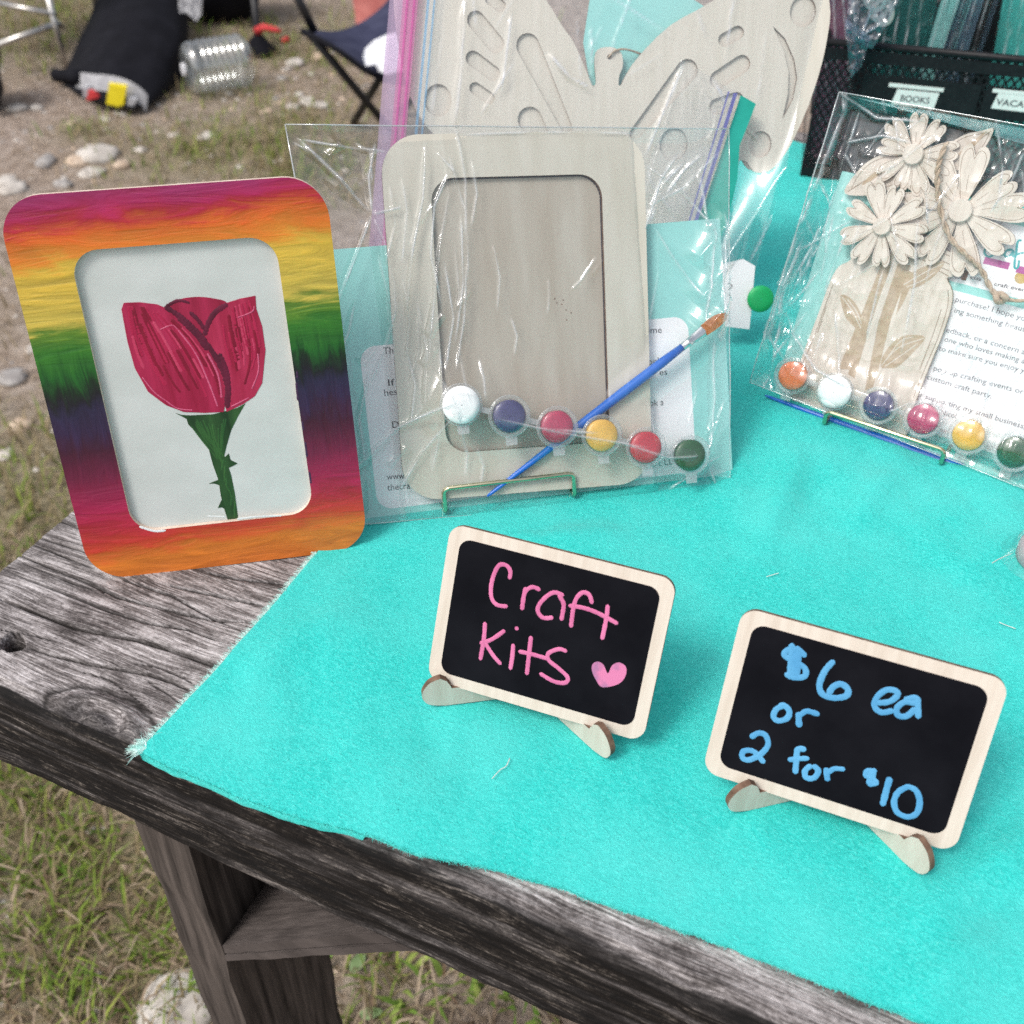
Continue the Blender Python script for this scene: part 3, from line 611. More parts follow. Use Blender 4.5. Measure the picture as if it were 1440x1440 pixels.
for mi_, (nm, ca_, cb_, cnt) in enumerate((('rose_dark_stroke', (.16, .003, .02), (.25, .005, .03), 34), ('rose_mid_stroke', (.34, .008, .05), (.40, .015, .065), 34), ('rose_light_stroke', (.46, .03, .09), (.54, .06, .13), 12))):
    m = MB()
    for k in range(cnt):
        left_ = rr.random() < .6
        C = between([(425, 480), (445, 620), (510, 760), (630, 832)], [(540, 485), (655, 580), (738, 715), (752, 830)], rr.uniform(.04, .97)) if left_ else between([(735, 505), (745, 610), (772, 720), (775, 825)], [(852, 456), (878, 550), (886, 640), (822, 800)], rr.uniform(.05, .95))
        a_ = rr.randrange(0, 7); L_ = rr.randrange(3, 7); m.stroke(rbp(C[a_:a_+L_]), rr.uniform(.7, 2.0), -2.815+.003*mi_, .05+.05*rr.random(), wob=.4, rnd=rr)
    m.build('petal_brushmark', paintm(nm, ca_, cb_, .2), rbt, kind='stuff')
m = MB()
for pts, wd in (([(600, 560), (660, 640), (705, 740), (735, 820)], 1.3), ([(700, 640), (735, 710), (748, 790)], 1.6), ([(540, 560), (580, 545), (600, 560)], .9), ([(560, 800), (600, 826), (650, 832)], 1.0), ([(800, 520), (850, 500), (858, 480)], 1.0), ([(870, 640), (872, 700), (850, 760)], 1.1), ([(780, 820), (810, 805), (840, 790)], 1.2), ([(480, 720), (520, 770), (560, 800)], .9)):
    m.stroke(rbp(pts), wd*.6, -2.77, .1, wob=.6, rnd=rr)
m.build('petal_highlight', paintm('rose_pink', (.50, .06, .15), (.62, .14, .24), .3), rbt)
MB().prism(resample(rbp([(592, 842), (612, 848), (640, 850), (720, 846), (800, 825), (828, 810), (805, 850), (780, 900), (764, 955), (757, 985), (780, 1050), (792, 1110), (803, 1190), (800, 1212), (770, 1208), (758, 1170), (745, 1120), (738, 1070), (718, 1015), (705, 965), (670, 915), (635, 880), (630, 862)]), 3), (), -3.04, -2.9, 0, 0).build('stem', STEMG, rbt)
for pts in ([(755, 995), (772, 978), (778, 1000), (802, 1012), (770, 1028)], [(742, 1055), (735, 1068), (705, 1080), (725, 1080), (746, 1088)], [(748, 1135), (735, 1162), (750, 1160), (765, 1172)]):
    MB().prism(rbp(pts), (), -3.04, -2.86, 0, 0).build('thorn', STEMG, rbt)
m = MB()
for k in range(16):
    a = rr.uniform(640, 770); y0 = 860+rr.uniform(0, 40)
    m.stroke(rbp([(a, y0), (a*.6+.4*740, y0+50), (740+rr.uniform(-12, 12)+(y0-860)*.2, y0+110)]), .7, -2.88, .08)
for k in range(10):
    y0 = 980+k*20; x0 = 735+k*5.5; m.stroke(rbp([(x0+rr.uniform(-3, 16), y0), (x0+rr.uniform(4, 22), y0+36)]), .8, -2.88, .08)
m.build('stem_brushmark', paintm('stem_light', (.015, .07, .018), (.045, .14, .035), .1), rbt)
m = MB()     # paint smears round the opening
for pts, wd in (([(470, 1225), (520, 1240), (560, 1238)], 1.3), ([(800, 1200), (870, 1192), (950, 1188)], 1.2), ([(700, 1190), (760, 1192)], .9)): MB().stroke(rbp(pts, 0), wd, .02, .12, wob=.5, rnd=rr).build('paint_smear', pm('smear_white', (.66, .68, .68), rough=.5), rbt)
m = MB()
for pts, wd in (([(1002, 700), (1004, 725)], .8), ([(1000, 740), (1006, 800)], 1.1), ([(1020, 870), (1024, 900)], .9), ([(1030, 940), (1036, 990)], 1), ([(1044, 1040), (1050, 1080)], .9)): MB().stroke(rbp(pts, 0), wd, .02, .12, wob=.6, rnd=rr).build('paint_smear', pm('smear_dark', (.05, .02, .06), rough=.5), rbt)
MB().hexa([(-.012, .004, -.0058), (.012, .004, -.0058), (.012, .004, -.062), (-.012, .004, -.062)], [(-.012, .135, -.0058), (.012, .135, -.0058), (.012, .135, -.0085), (-.012, .135, -.0085)]).build('back_strut', PLY, rbt)

# ================================================================== PLASTIC FILM
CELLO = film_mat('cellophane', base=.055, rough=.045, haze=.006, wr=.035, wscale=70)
CELLOB = film_mat('cellophane_back', base=.05, rough=.08, haze=.01)
ZIPF = film_mat('zip_bag_film', base=.07, rough=.09, haze=.04, hazecol=(.82, .86, .95), wr=.05, wscale=30)
SEAM = film_mat('sealed_edge', base=.25, rough=.15, haze=.35, hazecol=(.9, .94, .95))
def sheet(name, parent, quad, nx, ny, zf, creases=(), crumple=.5, cs=22, seed=1, mat=None):
    """quad: TL, TR, BR, BL in local mm"""
    u, v = np.meshgrid(np.linspace(0, 1, nx), np.linspace(0, 1, ny), indexing='ij')
    q = np.array(quad, float)
    P = (q[3]*(1-u)[..., None]+q[2]*u[..., None])*(1-v)[..., None] + (q[0]*(1-u)[..., None]+q[1]*u[..., None])*v[..., None]
    x, y = P[..., 0], P[..., 1]
    e = np.clip(np.minimum(np.minimum(u, 1-u), np.minimum(v, 1-v))/.05, 0, 1); e = e*e*(3-2*e)
    z = zf(x, y)*e
    n1 = 1-np.abs(fbm(x/cs, y/cs*.6, seed, 3)*2-1); n2 = 1-np.abs(fbm(x/cs*2.3+3, y/cs*1.3, seed+9, 2)*2-1)
    z = z + crumple*(n1**4*2.2+n2**5*.9)*(.15+.85*e)
    glare = np.zeros(x.shape)
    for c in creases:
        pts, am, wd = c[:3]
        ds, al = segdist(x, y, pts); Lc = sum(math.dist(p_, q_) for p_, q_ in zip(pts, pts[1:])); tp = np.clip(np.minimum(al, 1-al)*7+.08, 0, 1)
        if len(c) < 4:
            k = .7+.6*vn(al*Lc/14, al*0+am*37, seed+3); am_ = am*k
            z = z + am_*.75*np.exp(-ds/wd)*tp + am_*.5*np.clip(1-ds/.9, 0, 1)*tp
            glare = np.maximum(glare, np.exp(-(ds/.58)**2)*tp*np.clip(am/1.5, 0, 1)*np.clip(1.6*vn(al*Lc/11, al*0+am*11, seed+8)-.1, 0, 1))  # painted white glare line along each fold, broken up by noise
        else: z = z + am*np.exp(-ds/wd)*tp
    return gridmesh(name, np.stack([x, y, z], -1)*.001, mat or CELLO, parent, attrs={'crease': glare}), (x, y, z)
def seam(parent, pts, r=.35, name='sealed_edge', mat=None):
    MB().tube([(x*.001, y*.001, z*.001) for x, y, z in pts], r*.001, 5).build(name, mat or SEAM, parent, smooth=True)

# ================================================================== PAINT POTS, BRUSHES, EASELS
POTP = film_mat('pot_plastic', base=.06, rough=.15, haze=.30, hazecol=(.82, .84, .85))
LIDP = film_mat('pot_lid', base=.05, rough=.08, haze=.035, hazecol=(.9, .9, .92))
def paintc(name, c): return pm('paint_'+name, c, tuple(min(1, k*1.25+.01) for k in c), scale=90, rough=.3, coat=.3)
PAINTS = {'white': (.80, .81, .80), 'navy': (.035, .03, .12), 'crimson': (.40, .02, .07), 'yellow': (.72, .40, .055), 'red': (.50, .02, .035), 'green': (.008, .07, .02), 'orange': (.70, .17, .05), 'magenta': (.40, .02, .10)}
def pot_strip(panel, pts, cols, label, z=0):
    t = empty('paint_pot_strip', M=panel.M, label=label, cat='paint pots')
    for (x, y), c in zip(pts, cols):
        cup = MB().lathe([(8.2, 0), (8.6, .3), (9.8, 11), (11.9, 11.4), (12.0, 12.4), (11.6, 12.6)], 30, (x, y, z), cap=False)
        cup.prism([(x-3.2, y-16.5), (x+3.2, y-16.5), (x+3.4, y-11), (x-3.4, y-11)], (), z+11.6, z+12.3, 0, 0)
        cup = cup.build('pot', POTP, t, smooth=False)
        MB().lathe([(7.6, .5), (8.0, 1), (9.2, 12.4), (8.8, 13.0), (5, 13.15), (.3, 13.15)], 30, (x, y, z)).build('paint', paintc(c, PAINTS[c]), cup, smooth=True)
        k = 13.9
        lid = MB().lathe([(11.9, 12.7), (11.9, 13.6), (10.2, 13.9), (9.9, 13.5), (9.3, 14.0), (6, 14.6), (.3, 14.8)], 30, (x, y, z), cap=False).build('lid', LIDP, cup, smooth=True)
        if c == 'white': MB().lathe([(10.6, 12.9), (10.4, 14.2), (7, 15.1), (.3, 15.3)], 30, (x, y, z), cap=False).build('paint_film', paintc('white', PAINTS['white']), cup, smooth=True)
    for a, b_ in zip(pts, pts[1:]):
        q = np.array(b_)-np.array(a); L = np.hypot(*q); q /= L; nrm = np.array([-q[1], q[0]])*1.6; a2 = np.array(a)+q*11.5; b2 = np.array(b_)-q*11.5
        MB().prism([tuple(a2-nrm), tuple(b2-nrm), tuple(b2+nrm), tuple(a2+nrm)], (), z+11.5, z+12.2, 0, 0).build('strip_link', POTP, t)
    return t
BLUEH = pm('blue_plastic', (.012, .11, .48), (.02, .15, .56), scale=30, rough=.25, spec=.5)
FERR = pm('silver_ferrule', (.70, .70, .70), (.78, .78, .78), scale=120, rough=.25, metal=1)
BRIS = pm('orange_bristle', (.34, .10, .025), (.52, .19, .06), scale=60, stretch=(8, 8, 8), rough=.6, bump=.3, bscale=400)
def brush(panel, a, b_, z, label, rmax=2.6):
    """a: handle end, b_: bristle tip (local mm)"""
    a = np.array([*a, z], float); b_ = np.array([*b_, z], float); L = np.linalg.norm(b_-a); q = (b_-a)/L
    t = empty('paint_brush', M=panel.M, label=label, cat='paint brush')
    hl = L-32; P = [a+q*hl*f for f in (0, .02, .15, .45, .7, .9, 1)]
    MB().tube(P, [.6, 1.0, 1.5, rmax*.85, rmax, rmax*.95, rmax*.72], 14, k=.001).build('handle', BLUEH, t, smooth=True)
    P = [a+q*(hl+x) for x in (-.5, .5, 3, 3.4, 4.2, 4.6, 9, 16)]
    sdv = np.array([-q[1], q[0], 0]); m = MB(); V = []; n = 14
    for i, (p, f) in enumerate(zip(P, (0, 0, 0, 0, 0, 0, .5, 1))):
        r0 = rmax*(.8 if i not in (3, 4) else .92)
        for j in range(n):
            an = 2*math.pi*j/n; V.append((p + sdv*math.cos(an)*(r0*(1-f)+3.4*f) + np.array([0, 0, 1])*math.sin(an)*(r0*(1-f)+1.0*f))*.001)
    m.add(V, [(i*n+j, i*n+(j+1) % n, (i+1)*n+(j+1) % n, (i+1)*n+j) for i in range(len(P)-1) for j in range(n)])
    m.build('ferrule', FERR, t, smooth=True)
    V = []; m = MB()
    for dl, w0, w1, th in ((15.5, -3.3, 3.3, .95), (21, -3.7, 3.7, .9), (26, -3.6, 3.3, .7), (29.5, -3.0, 2.2, .45), (32, -1.4, .6, .2)):
        p = a+q*(hl+dl)
        for ww, zz in ((w0, -th), (w1, -th), (w1, th), (w0, th)): V.append((p+sdv*ww+np.array([0, 0, zz]))*.001)
    m.add(V, [(i*4+j, i*4+(j+1) % 4, (i+1)*4+(j+1) % 4, (i+1)*4+j) for i in range(4) for j in range(4)] + [(3, 2, 1, 0), (16, 17, 18, 19)])
    m.build('bristles', BRIS, t)
def easel(panel, x0, x1, ylip, ybot, zf, label, zb=-9.8):
    """bent wire plate stand; built in world space from the panel's bottom edge"""
    W = lambda x, y, z: Vector(panel.world(x, y, z))
    def ground(p, dz=.0016): return Vector((p.x, p.y, T+dz))
    t = empty('wire_easel', loc=tuple(ground(W((x0+x1)/2, 0, 0), 0)), label=label, cat='stand')
    bk = Vector((-panel.r[1], panel.r[0], 0)).normalized()
    off = Vector(t.location); P = []
    for x, sgn in ((x0, 1), (x1, -1)):
        f = ground(W(x, 0, zf)); top = W(x, ylip, zf); rear = f+bk*.075
        P.append((rear, f, top))
    (r0, f0, t0), (r1, f1, t1) = P
    ins = (t1-t0).normalized()*.003
    path = [r0, f0+bk*.003, f0+bk*.0008+Vector((0, 0, .0008)), f0+Vector((0, 0, .003)), t0-Vector((0, 0, .003)), t0+ins*.3-Vector((0, 0, .0008)), t0+ins, t1-ins, t1-ins*.3-Vector((0, 0, .0008)), t1-Vector((0, 0, .003)), f1+Vector((0, 0, .003)), f1+bk*.0008+Vector((0, 0, .0008)), f1+bk*.003, r1]
    MB().tube([p-off for p in path], .00135, 10).build('lip_wire', GOLD, t, smooth=True)
    u0 = W(x0+12, 6, zb); u1 = W(x0+14, 105, zb); v1 = W(x1-14, 105, zb); v0 = W(x1-12, 6, zb)
    MB().tube([Vector(p)-off for p in spline([ground(u0), u0, u1, v1, v0, ground(v0)], False, 4)], .00135, 8).build('back_rest', GOLD, t, smooth=True)
    MB().tube([r0-off, (r0+r1)/2-off+Vector((0, 0, .0)), r1-off], .00135, 8).build('rear_wire', GOLD, t, smooth=True)
    h0 = (u1+v1)/2; q = ground(h0+bk*.075)
    MB().tube([h0-off-Vector((0, 0, .002)), q-off], .00135, 8).build('strut', GOLD, t, smooth=True)
    return t

# ================================================================== FRAME KIT IN CELLOPHANE
K = Panel((.0109, .4793, T+.0069), 12.2, 29.2, 0)
KR = Panel((.0109, .4793, T+.0069), 12.2, 29.2, -2.39)      # the board sits slightly turned inside its bag
kit = empty('unpainted_frame', M=KR.M, label='plain plywood picture frame inside the clear bag with a loose brush', cat='picture frame')
kin = rrect(-48, 48.5, 26, 177, 13, 10)
MB().prism(rrect(-73.8, 73.8, 0, 200, 21, 12), [kin], -3, 0, 0, 1).build('frame', [PLYG, BURN], kit)
MB().prism(rrect(-73.5, 73.5, .3, 199.7, 21, 10), (), -5.8, -3.02, 0, 1).build('backing', [PLYB, BURN], kit)
m = MB(); gi = rrect(-47.8, 48.3, 26.2, 176.8, 13, 10)       # narrow dark laser gap along the opening
for a, b_ in zip(gi, gi[1:]+gi[:1]):
    if (a[0]+b_[0]) > 60 or (a[1]+b_[1])/2 > 176: m.stroke([a, b_], 1.0, -3.0, .05, smooth=False)
m.build('laser_gap', INK, kit)
m = MB(); rr = random.Random(2)
for u, v in ((780, 420), (792, 422), (796, 436), (790, 428), (803, 440), (797, 450), (783, 426)):
    x, y = KR.px(u, v, -3); m.add([((x+.5*math.cos(a))*.001, (y+.5*math.sin(a))*.001, -.00294) for a in (0, 1.5, 3, 4.6)], [(0, 1, 2, 3)])
m.build('soot_speck', BURN, kit)
kc = empty('kit_card', M=K.M, label='teal printed card with white text panel behind the plain plywood frame', cat='card')
MB().prism(rrect(-97, 127, -8, 146, 1), (), -7.2, -6.9, 0, 0).build('card_sheet', TEALC, kc)
wp = [K.px(u, v, -6.9) for u, v in ((518, 482), (958, 452), (963, 668), (545, 702))]
x0_, x1_, y0_, y1_ = wp[0][0], wp[1][0], wp[3][1]+1, wp[0][1]
MB().prism(rrect(-89, 104, -1, 92, 9), (), -6.88, -6.84, 0, 0).build('text_panel', WHITEC, kc)
for body, (u, v), (u2, v2) in (('Th', (539, 498), (553, 497)), ('If', (545, 543), (554, 542)), ('hes', (540, 557), (558, 555)), ('D', (551, 602), (560, 601)), ('www', (544, 675), (569, 673)), ('thecra', (545, 690), (577, 687)),
                               ('ime', (911, 469), (930, 468)), ("on't", (911, 513), (931, 511)), ('es', (927, 528), (938, 527)), ('ok a', (913, 571), (933, 570)), ('art LL', (915, 657), (946, 653))):
    a = K.px(u, v, -6.8); b_ = K.px(u2, v2, -6.8)
    textmesh(body, 5.4, a, math.atan2(b_[1]-a[1], b_[0]-a[0]), INK, kc, -6.8, width=math.dist(a, b_))
pp = [K.px(u, v, 12) for u, v in ((648, 569), (716, 585), (783, 600), (846, 612), (908, 629), (970, 640))]
pot_strip(K, pp, ['white', 'navy', 'crimson', 'yellow', 'red', 'green'], 'strip of six paint pots slanting across the plain plywood frame', z=.6)
brush(K, K.px(685, 698, 3), K.px(1021, 441, 3), 3.0, 'blue handled brush with orange bristles lying diagonally over the plywood frame', 3.0)
easel(K, -51, 25.5, 8.5, -5, 3.5, 'wire easel holding up the bagged plywood frame')
kb = empty('cellophane_bag', M=K.M, label='clear crinkled cellophane bag around the plain frame kit', cat='plastic bag')
kq = [K.px(401, 175), K.px(1025, 181), K.px(1027, 692), (-101, -7)]
potl = pp
def kz(x, y):
    ds, al = segdist(x, y, potl); z = 1.8 + 16*np.exp(-(ds/17)**2)
    onboard = np.clip((80-np.abs(x))/8, 0, 1)*np.clip((203-y)/8, 0, 1)
    z = z*np.maximum(onboard, np.exp(-(ds/20)**2)) - 3*(1-onboard)
    ds, al = segdist(x, y, [K.px(790, 620), K.px(1021, 441)]); return np.maximum(z, 7.5*np.exp(-(ds/12)**2)-1)
KCR = [([(420, 195), (470, 245), (523, 302)], 3.2, 2.2), ([(412, 200), (450, 222), (500, 275)], 1.8, 1.5), ([(523, 302), (505, 350), (470, 440)], 2.2, 1.5), ([(523, 302), (518, 250), (528, 200)], 2, 1.5), ([(523, 302), (565, 292)], 1.6, 1.2), ([(415, 195), (470, 205), (545, 215)], 1.5, 1.5), ([(500, 200), (520, 215), (523, 260)], 1.4, 1.3),
       ([(598, 200), (594, 280), (580, 350), (570, 450)], 2.4, 1.4), ([(565, 250), (572, 300), (565, 370)], 1.3, 1.2), ([(614, 215), (640, 245)], 1.2, 1), ([(632, 240), (610, 290), (605, 360), (620, 430)], 1.6, 1.2), ([(620, 330), (612, 400), (604, 470), (600, 560)], 2.8, 2.6), ([(648, 300), (650, 400), (640, 480)], 1.5, 1.1), ([(655, 370), (652, 450), (640, 520)], 1.2, 1),
       ([(560, 420), (545, 480), (520, 540)], 1.3, 1.2), ([(500, 420), (490, 470), (470, 520)], 1.2, 1.1), ([(640, 560), (560, 600), (480, 680)], 2, 1.6), ([(640, 575), (590, 640), (560, 690)], 1.4, 1.2), ([(690, 585), (750, 598), (830, 605)], 1.4, 1.0), ([(740, 596), (800, 608), (900, 625)], 1.2, 1.0), ([(845, 612), (930, 640), (985, 636)], 1.2, 1), ([(800, 410), (815, 395), (838, 360)], .9, 1.2),
       ([(905, 230), (960, 270), (1000, 320)], 1.8, 1.6), ([(905, 330), (930, 250), (955, 215)], 1.6, 1.5), ([(910, 290), (960, 265), (1010, 215)], 1.4, 1.3), ([(920, 318), (945, 360), (985, 420)], 1.3, 1.3), ([(1000, 310), (995, 380), (985, 450)], 4.0, 5.0), ([(1015, 300), (1012, 380), (1008, 470)], 3, 3), ([(1000, 470), (1005, 560), (995, 640)], 1.6, 1.6), ([(1020, 560), (990, 640), (1010, 690)], 1.8, 1.6), ([(1018, 640), (985, 655), (940, 690)], 1.2, 1.2), ([(520, 520), (505, 590), (515, 660)], 1.2, 1.4), ([(640, 190), (760, 186), (900, 188)], 1, 1.4)]
KCR = [(K.pxs(p), a, wd) for p, a, wd in KCR]
for u, v, L, am, wd in ((470, 212, 9, 3.5, 4), (483, 252, 13, 3.5, 4), (612, 455, 14, 3, 3.2), (604, 500, 12, 3, 3), (1000, 335, 30, 7, 8), (1003, 390, 30, 7, 8), (1004, 440, 22, 6, 7), (652, 420, 12, 1.6, 2), (600, 300, 12, 1.6, 2), (840, 375, 10, 1.2, 2), (560, 640, 14, 2, 2.4), (1000, 600, 10, 2, 2.4), (520, 500, 12, 1.6, 2.2)):
    x, y = K.px(u, v); KCR.append(([(x-L*.45, y-L*.45), (x+L*.45, y+L*.45)], am, wd, 1))
rr = random.Random(12)
for i in range(26):
    x, y = rr.uniform(-78, -20) if i % 4 else rr.uniform(-72, 118), rr.uniform(5, 150); a = rr.gauss(1.40, .16); L = rr.uniform(20, 75)
    KCR.append(([(x, y), (x+L*.5*math.cos(a)+rr.uniform(-2, 2), y+L*.5*math.sin(a)), (x+L*math.cos(a+.1), y+L*math.sin(a+.1))], rr.uniform(.5, 1.6), rr.uniform(.6, 1.0)))
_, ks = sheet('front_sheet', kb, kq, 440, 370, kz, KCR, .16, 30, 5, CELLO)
sheet('back_sheet', kb, kq, 30, 30, lambda x, y: -8.2-x*0, (), .3, 30, 8, CELLOB)
for a, b_ in ((0, 1), (1, 2), (2, 3), (3, 0)):
    seam(kb, [(kq[a][0]+(kq[b_][0]-kq[a][0])*t/12, kq[a][1]+(kq[b_][1]-kq[a][1])*t/12, .6*math.sin(t*1.7)*(0 < t < 12)) for t in range(13)], .42 if a in (0, 3) else .3)

# ================================================================== CHALKBOARDS
SLATE = pm('chalkboard_black', (.004, .004, .006), (.008, .008, .011), scale=30, rough=.5, spec=.04)
PINK = pm('pink_marker', (.46, .095, .225), (.62, .165, .33), scale=70, stretch=(1, .5, 1), rough=.7, lo=.3, hi=.6)
PINKH = pm('pink_marker_smudged', (.22, .13, .25), (.58, .17, .33), scale=60, rough=.7, lo=.4, hi=.55)
BLUEK = pm('blue_marker', (.055, .25, .47), (.095, .33, .56), scale=70, stretch=(1, .5, 1), rough=.7, lo=.3, hi=.6)
SMUD = pm('chalk_smudge', (.0055, .0055, .0075), (.0085, .0085, .011), scale=60, rough=.6)
def chalkboard(o, yaw, label, strokes, heart, mat, wd, feet, cc, fa=60):
    P = Panel(o, yaw, 25.83); t = empty('chalkboard_sign', M=P.M, label=label, cat='chalkboard sign')
    MB().prism(rrect(-52.4, 52.4, 0, 77.2, 7, 8), (), -2.6, 0, 0, 1).build('board', [PLYP, BURN], t)
    MB().prism(rrect(-46.6, 46.6, 5.4, 71.6, 5.5, 8), (), -.1, .12, 0, 0).build('black_panel', SLATE, t)
    m = MB(); rr = random.Random(4); 
    for i, (pts, k) in enumerate(strokes): m.stroke(P.pxs(cc(pts)), wd*k, .125+.008*i, .2, wob=.16, rnd=rr)
    m.build('lettering', mat, t)
    if heart: MB().prism(ellipse(*P.px(*cc([(546, 535)])[0]), .95, .95, n=14), (), .12, .3, 0, 0).build('letter_dot', mat, t)
    if heart: MB().prism(spline(P.pxs(cc(heart)), True, 4), (), .13, .22, 0, 0).build('heart', PINKH, t)
    for x, sg in feet:
        # foot plate: profile in (forward, up) millimetres, board bottom rests in the notch
        prof = spline([(6, 18.8), (11.5, 16), (15, 8.5), (12, 1.8), (4, -.4)], False, 5) + [(-32, -.4)] + spline([(-36, 2), (-37, 10), (-34, 25), (-30, 31.5), (-25.5, 30), (-20, 23), (-10, 14.5), (-5.6, 12.2)], False, 4) + [(-5.4, 11.3), (.9, 11.3), (1.4, 13), (3, 16.5)]
        m = MB(); m.prism(prof, (), -1.5, 1.5, 0, 1)
        base = P.world(x, 0, 0); fw = Vector((P.r[1], -P.r[0], 0)); rt = Vector((P.r[0], P.r[1], 0)); a = sg*R(fa)
        d_ = (fw*math.cos(a)+rt*math.sin(a)).normalized(); sd_ = d_.cross(Vector((0, 0, 1)))
        Mw = Matrix([[d_[i], (0, 0, 1)[i], sd_[i], (base[0], base[1], T+.0012)[i]] for i in range(3)] + [[0, 0, 0, 1]])
        Mi = P.M.inverted() @ Mw
        m.v = [tuple(Mi @ Vector(p)) for p in m.v]
        m.build('foot', [PLYP, BURN], t)
    return t, P
cc1 = crop(560, 720, 3.2727); cc2 = crop(960, 820, 3)
ST1 = [([(512, 310), (516, 272), (497, 245), (465, 245), (440, 290), (427, 350), (432, 400), (458, 428), (505, 434)], 1), ([(587, 345), (576, 400), (570, 452)], 1), ([(575, 400), (588, 362), (620, 345), (655, 360)], 1),
       ([(764, 385), (715, 370), (665, 405), (642, 447), (660, 482), (690, 488), (714, 483)], 1), ([(738, 380), (761, 420), (758, 460), (750, 500)], 1), ([(893, 424), (880, 382), (850, 370), (820, 398), (805, 450), (795, 532)], 1), ([(783, 430), (850, 440), (920, 465), (1012, 515)], 1), ([(965, 425), (958, 490), (938, 588)], 1),
       ([(400, 505), (395, 580), (378, 682)], 1), ([(492, 543), (432, 585), (375, 605)], 1), ([(400, 602), (438, 660), (475, 702)], 1), ([(530, 605), (526, 660), (516, 726)], 1), ([(612, 570), (602, 660), (592, 750)], 1), ([(553, 640), (620, 655), (690, 675)], 1),
       ([(778, 642), (740, 630), (692, 650), (694, 682), (740, 720), (780, 760), (768, 785), (715, 778), (650, 740)], 1)]
HEART = [(942, 806), (912, 775), (892, 730), (895, 700), (918, 688), (945, 702), (965, 742), (985, 705), (1018, 692), (1048, 712), (1047, 752), (1015, 790)]
chalkboard((.0103, .3131, T+.012), -19.8, 'small chalkboard sign with pink Craft Kits lettering and a heart', ST1, HEART, PINK, 1.95, ((-39, -1), (28, 1)), cc1)
ST2 = [([(520, 312), (490, 282), (445, 280), (430, 305), (470, 330), (515, 358), (515, 392), (470, 398), (430, 380)], .9), ([(461, 252), (458, 330), (450, 405)], 1), ([(485, 264), (486, 330), (478, 400)], 1), ([(472, 300), (470, 395)], 1.1),
       ([(640, 325), (600, 370), (577, 430), (592, 470), (640, 484), (690, 475), (697, 447), (667, 425), (632, 440), (615, 472)], .95), ([(815, 505), (870, 500), (905, 475), (900, 455), (860, 450), (820, 480), (810, 520), (840, 545), (892, 535)], .9),
       ([(932, 492), (985, 484), (992, 520), (994, 572)], .9), ([(985, 510), (940, 500), (905, 525), (908, 556), (945, 560), (985, 525)], .9), ([(430, 515), (397, 530), (383, 560), (402, 580), (440, 570), (450, 540), (428, 515), (405, 520)], .9), ([(490, 543), (490, 580), (493, 608)], .95), ([(492, 560), (520, 540), (550, 545), (578, 555)], .85),
       ([(285, 652), (320, 632), (350, 642), (360, 682), (330, 720), (280, 745), (252, 735), (258, 708), (300, 710), (346, 760)], .9), ([(522, 702), (487, 700), (480, 740), (475, 805)], .9), ([(443, 745), (490, 740), (535, 738)], .8), ([(545, 766), (517, 790), (522, 820), (555, 820), (572, 790), (548, 766)], .9), ([(606, 777), (608, 805), (612, 835)], .9), ([(610, 802), (640, 782), (686, 785)], .8),
       ([(820, 792), (782, 790), (772, 810), (800, 825), (817, 842), (780, 850)], .8), ([(798, 783), (795, 820), (793, 855)], 1.3), ([(875, 817), (860, 870), (842, 940)], .95), ([(950, 857), (910, 880), (892, 920), (905, 965), (950, 985), (988, 968), (1000, 920), (985, 875), (952, 858), (937, 866)], .9)]
t2, P2 = chalkboard((.1328, .2609, T+.012), -21.62, 'small chalkboard sign with blue $6 ea or 2 for $10 lettering', ST2, None, BLUEK, 2.7, ((-27, -1), (33, 1)), cc2, 53)

# ================================================================== BUTTERFLY KIT IN ZIP BAG
B = Panel((.05, .66, T+.003), 2, 25)
bo = [(555, -20), (580, -75), (640, -95), (720, -60), (768, 0), (790, 36), (808, 62), (831, 116), (834, 122), (838, 114), (836, 86), (840, 70), (858, 66), (873, 73), (876, 92), (871, 106), (870, 119), (874, 119), (880, 107), (898, 80), (942, 36), (1004, 0), (1080, -60), (1140, -65), (1166, 0), (1164, 50), (1150, 110), (1128, 170), (1105, 215), (1082, 240), (1060, 241), (1042, 225), (1000, 262), (1012, 320), (980, 372), (900, 352), (850, 282), (790, 362), (720, 362), (690, 300), (700, 242), (640, 215), (598, 175), (575, 130), (558, 50)]
bt = empty('wooden_butterfly', M=B.M, label='large plywood butterfly with oval wing cutouts inside the zip bag', cat='wooden cutout')
def psl(p, q, r, r2=None):
    P, Q = B.px(*p), B.px(*q); k = math.dist(B.px(800, 150), B.px(810, 150))/10; return slot(P, Q, r*k, (r2 or r)*k)
holes = [psl((690, -2), (703, 8), 8), psl((669, 28), (697, 62), 12), psl((665, 82), (693, 103), 10), psl((668, 124), (688, 138), 8), psl((742, 64), (797, 180), 16, 8), psl((745, 168), (772, 212), 17, 10), psl((966, 99), (893, 188), 15, 8),
         psl((1019, 56), (1037, 46), 9), psl((1010, 112), (1043, 90), 12), psl((1008, 150), (1035, 141), 11)]
kx = math.dist(B.px(800, 150), B.px(810, 150))/10
for (u, v), r in (((616, 141), 19), ((1129, 16), 18), ((1069, 203), 16), ((947, 203), 20)): holes.append(ellipse(*B.px(u, v), r*kx, r*kx*1.12))
holes.append(B.pxs([(1087, 37), (1104, 54), (1117, 84), (1121, 110), (1115, 140), (1100, 168), (1108, 132), (1109, 102), (1102, 72)]))
hole = ellipse(*B.px(857, 80), 1.6, 1.6, n=12)
outl = spline(B.pxs(bo), True, 3)
MB().prism(outl, holes+[hole], -2.2, 0, 0, 1).build('wing_layer', [PLY, BURN], bt)
